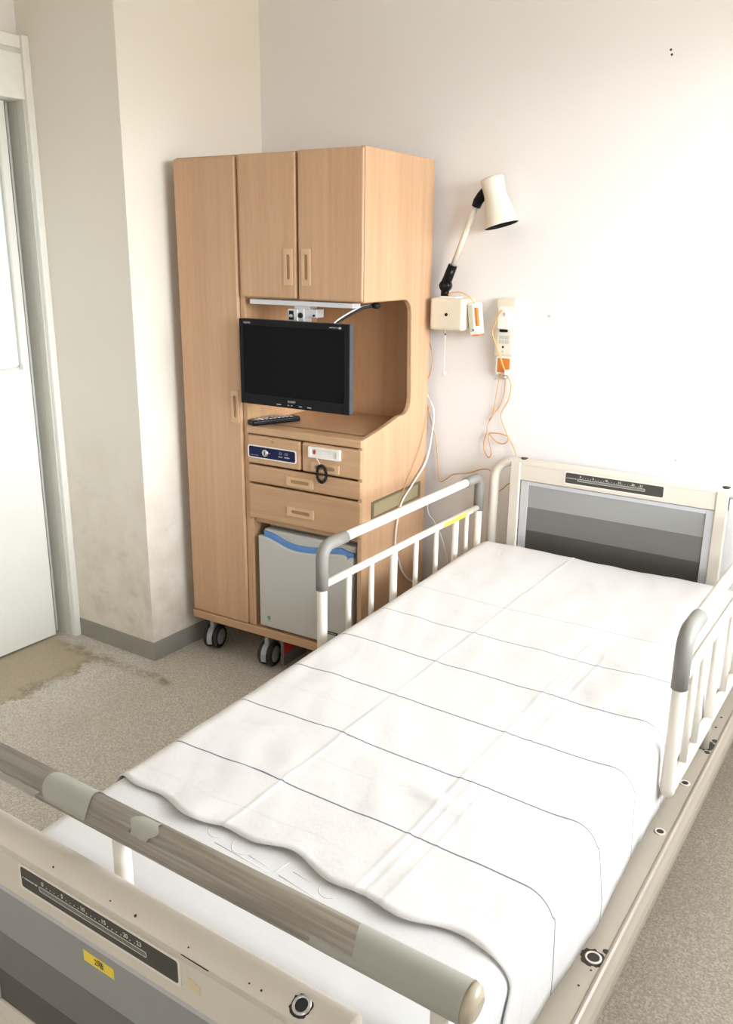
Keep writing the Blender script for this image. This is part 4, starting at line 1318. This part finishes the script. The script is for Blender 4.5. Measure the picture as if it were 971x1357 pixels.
MB().lathe([(0.008, 0.0), (0.008, 0.012), (0.004, 0.014)], axes((0.375, -0.004, 1.098), (1, 0, 0), (0, 0, 1)), 12).build('screw_boss', M_STEEL, np_)

# amber call cords: one looped on the plate, the bundle hanging to the headboard
m = MB()
m.tube(smooth_path([(0.372, -0.054, 1.325), (0.360, -0.056, 1.306), (0.347, -0.050, 1.280), (0.336, -0.046, 1.250), (0.350, -0.046, 1.214), (0.368, -0.046, 1.176), (0.382, -0.044, 1.140), (0.390, -0.044, 1.124)]), 0.0022, 8)
lab(m.build('cord', M_ORANGEC, np_), 'short amber cord looping down the front of the wall call plate')
m = MB()
m.tube(smooth_path([(0.360, -0.016, 1.108), (0.353, -0.016, 1.06), (0.347, -0.016, 1.015), (0.341, -0.014, 0.965), (0.323, -0.014, 0.930), (0.321, -0.016, 0.900), (0.313, -0.018, 0.868), (0.314, -0.018, 0.838), (0.333, -0.018, 0.811), (0.344, -0.020, 0.822), (0.341, -0.022, 0.850), (0.331, -0.022, 0.893),
                    (0.352, -0.024, 0.902), (0.380, -0.024, 0.902), (0.404, -0.022, 0.895), (0.402, -0.020, 0.876), (0.383, -0.018, 0.866), (0.356, -0.018, 0.874), (0.331, -0.020, 0.899)]), 0.0021, 8)
lab(m.build('cord', M_TANC, np_), 'knotted tan cord tied in loops above the bed head')
m = MB()
m.tube(smooth_path([(0.379, -0.012, 1.104), (0.377, -0.010, 1.05), (0.368, -0.010, 1.01), (0.348, -0.010, 0.975), (0.325, -0.011, 0.942)]), 0.0021, 8)
lab(m.build('cord', M_TANC, np_), 'middle tan cord slanting from the orange button to the knot')
m = MB()
m.tube(smooth_path([(0.384, -0.020, 1.112), (0.403, -0.018, 1.075), (0.396, -0.016, 1.022), (0.371, -0.014, 0.972), (0.379, -0.014, 0.936), (0.404, -0.014, 0.891), (0.433, -0.020, 0.850), (0.446, -0.022, 0.80), (0.452, -0.022, 0.70), (0.44, -0.022, 0.60)]), 0.0021, 8)
lab(m.build('cord', M_TANC, np_), 'rightmost tan cord dropping from the orange button behind the headboard')
m = MB()
m.tube(smooth_path([(0.045, -0.020, 1.250), (0.078, -0.022, 1.205), (0.098, -0.026, 1.15), (0.088, -0.024, 1.085), (0.060, -0.020, 1.035), (0.055, -0.020, 1.0), (0.079, -0.020, 0.972), (0.097, -0.018, 0.909), (0.116, -0.016, 0.855), (0.127, -0.016, 0.786), (0.134, -0.016, 0.712), (0.145, -0.016, 0.692), (0.172, -0.016, 0.710), (0.197, -0.016, 0.728), (0.257, -0.016, 0.742), (0.312, -0.016, 0.764), (0.345, -0.016, 0.760),
                    (0.352, -0.018, 0.70), (0.352, -0.022, 0.676), (0.370, -0.024, 0.683), (0.398, -0.026, 0.707), (0.428, -0.030, 0.734), (0.47, -0.03, 0.74)]), 0.0021, 8)
tag(m.build('wall_cable', M_TANC, base=(0.2, -0.02, 0.8)), 'tan cable running low along the wall from cabinet to headboard', 'cord')
# cables beside the cabinet, in cabinet coordinates
X = CW + 0.006
m = MB()
m.tube(smooth_path([(0.735, 0.468, 1.06), (0.750, 0.474, 1.01), (X + 0.004, 0.478, 0.955), (X + 0.006, 0.470, 0.885), (X + 0.006, 0.430, 0.780), (X + 0.005, 0.335, 0.714), (X + 0.004, 0.255, 0.662), (X + 0.004, 0.226, 0.600), (X + 0.004, 0.214, 0.535), (X + 0.004, 0.220, 0.490), (X + 0.004, 0.236, 0.455), (X + 0.004, 0.280, 0.385), (X + 0.004, 0.345, 0.335), (X + 0.004, 0.43, 0.30), (X, 0.475, 0.27), (X - 0.03, 0.485, 0.20)]), 0.0033, 8)
tag(m.build('power_cable', M_WHITEC, frame=CAB, base=(X, 0.3, 0.6)), 'white power cable hanging down the right side of the cabinet', 'cord')
m = MB()
m.tube(smooth_path([(0.745, 0.470, 1.04), (X, 0.460, 0.985), (X, 0.436, 0.945), (X, 0.391, 0.842), (X + 0.001, 0.301, 0.735), (X + 0.002, 0.250, 0.680), (X + 0.002, 0.228, 0.640)]), 0.0014, 6)
tag(m.build('thin_cable', M_TANC, frame=CAB, base=(X, 0.4, 0.85)), 'thin tan wire crossing the cabinet side above the bronze grip', 'cord')
m = MB()
m.tube(smooth_path([(0.098, -0.030, 0.60), (0.106, -0.030, 0.562), (0.128, -0.028, 0.540), (0.158, -0.026, 0.487), (0.176, -0.022, 0.431), (0.186, -0.020, 0.380), (0.19, -0.018, 0.28), (0.19, -0.014, 0.10)]), 0.0026, 8)
tag(m.build('wall_cable', M_WHITEC, base=(0.15, -0.02, 0.45)), 'pale cable curving down the wall behind the bed rail', 'cord')

for o in bpy.data.objects:
    if '_b' in o:
        del o['_b']
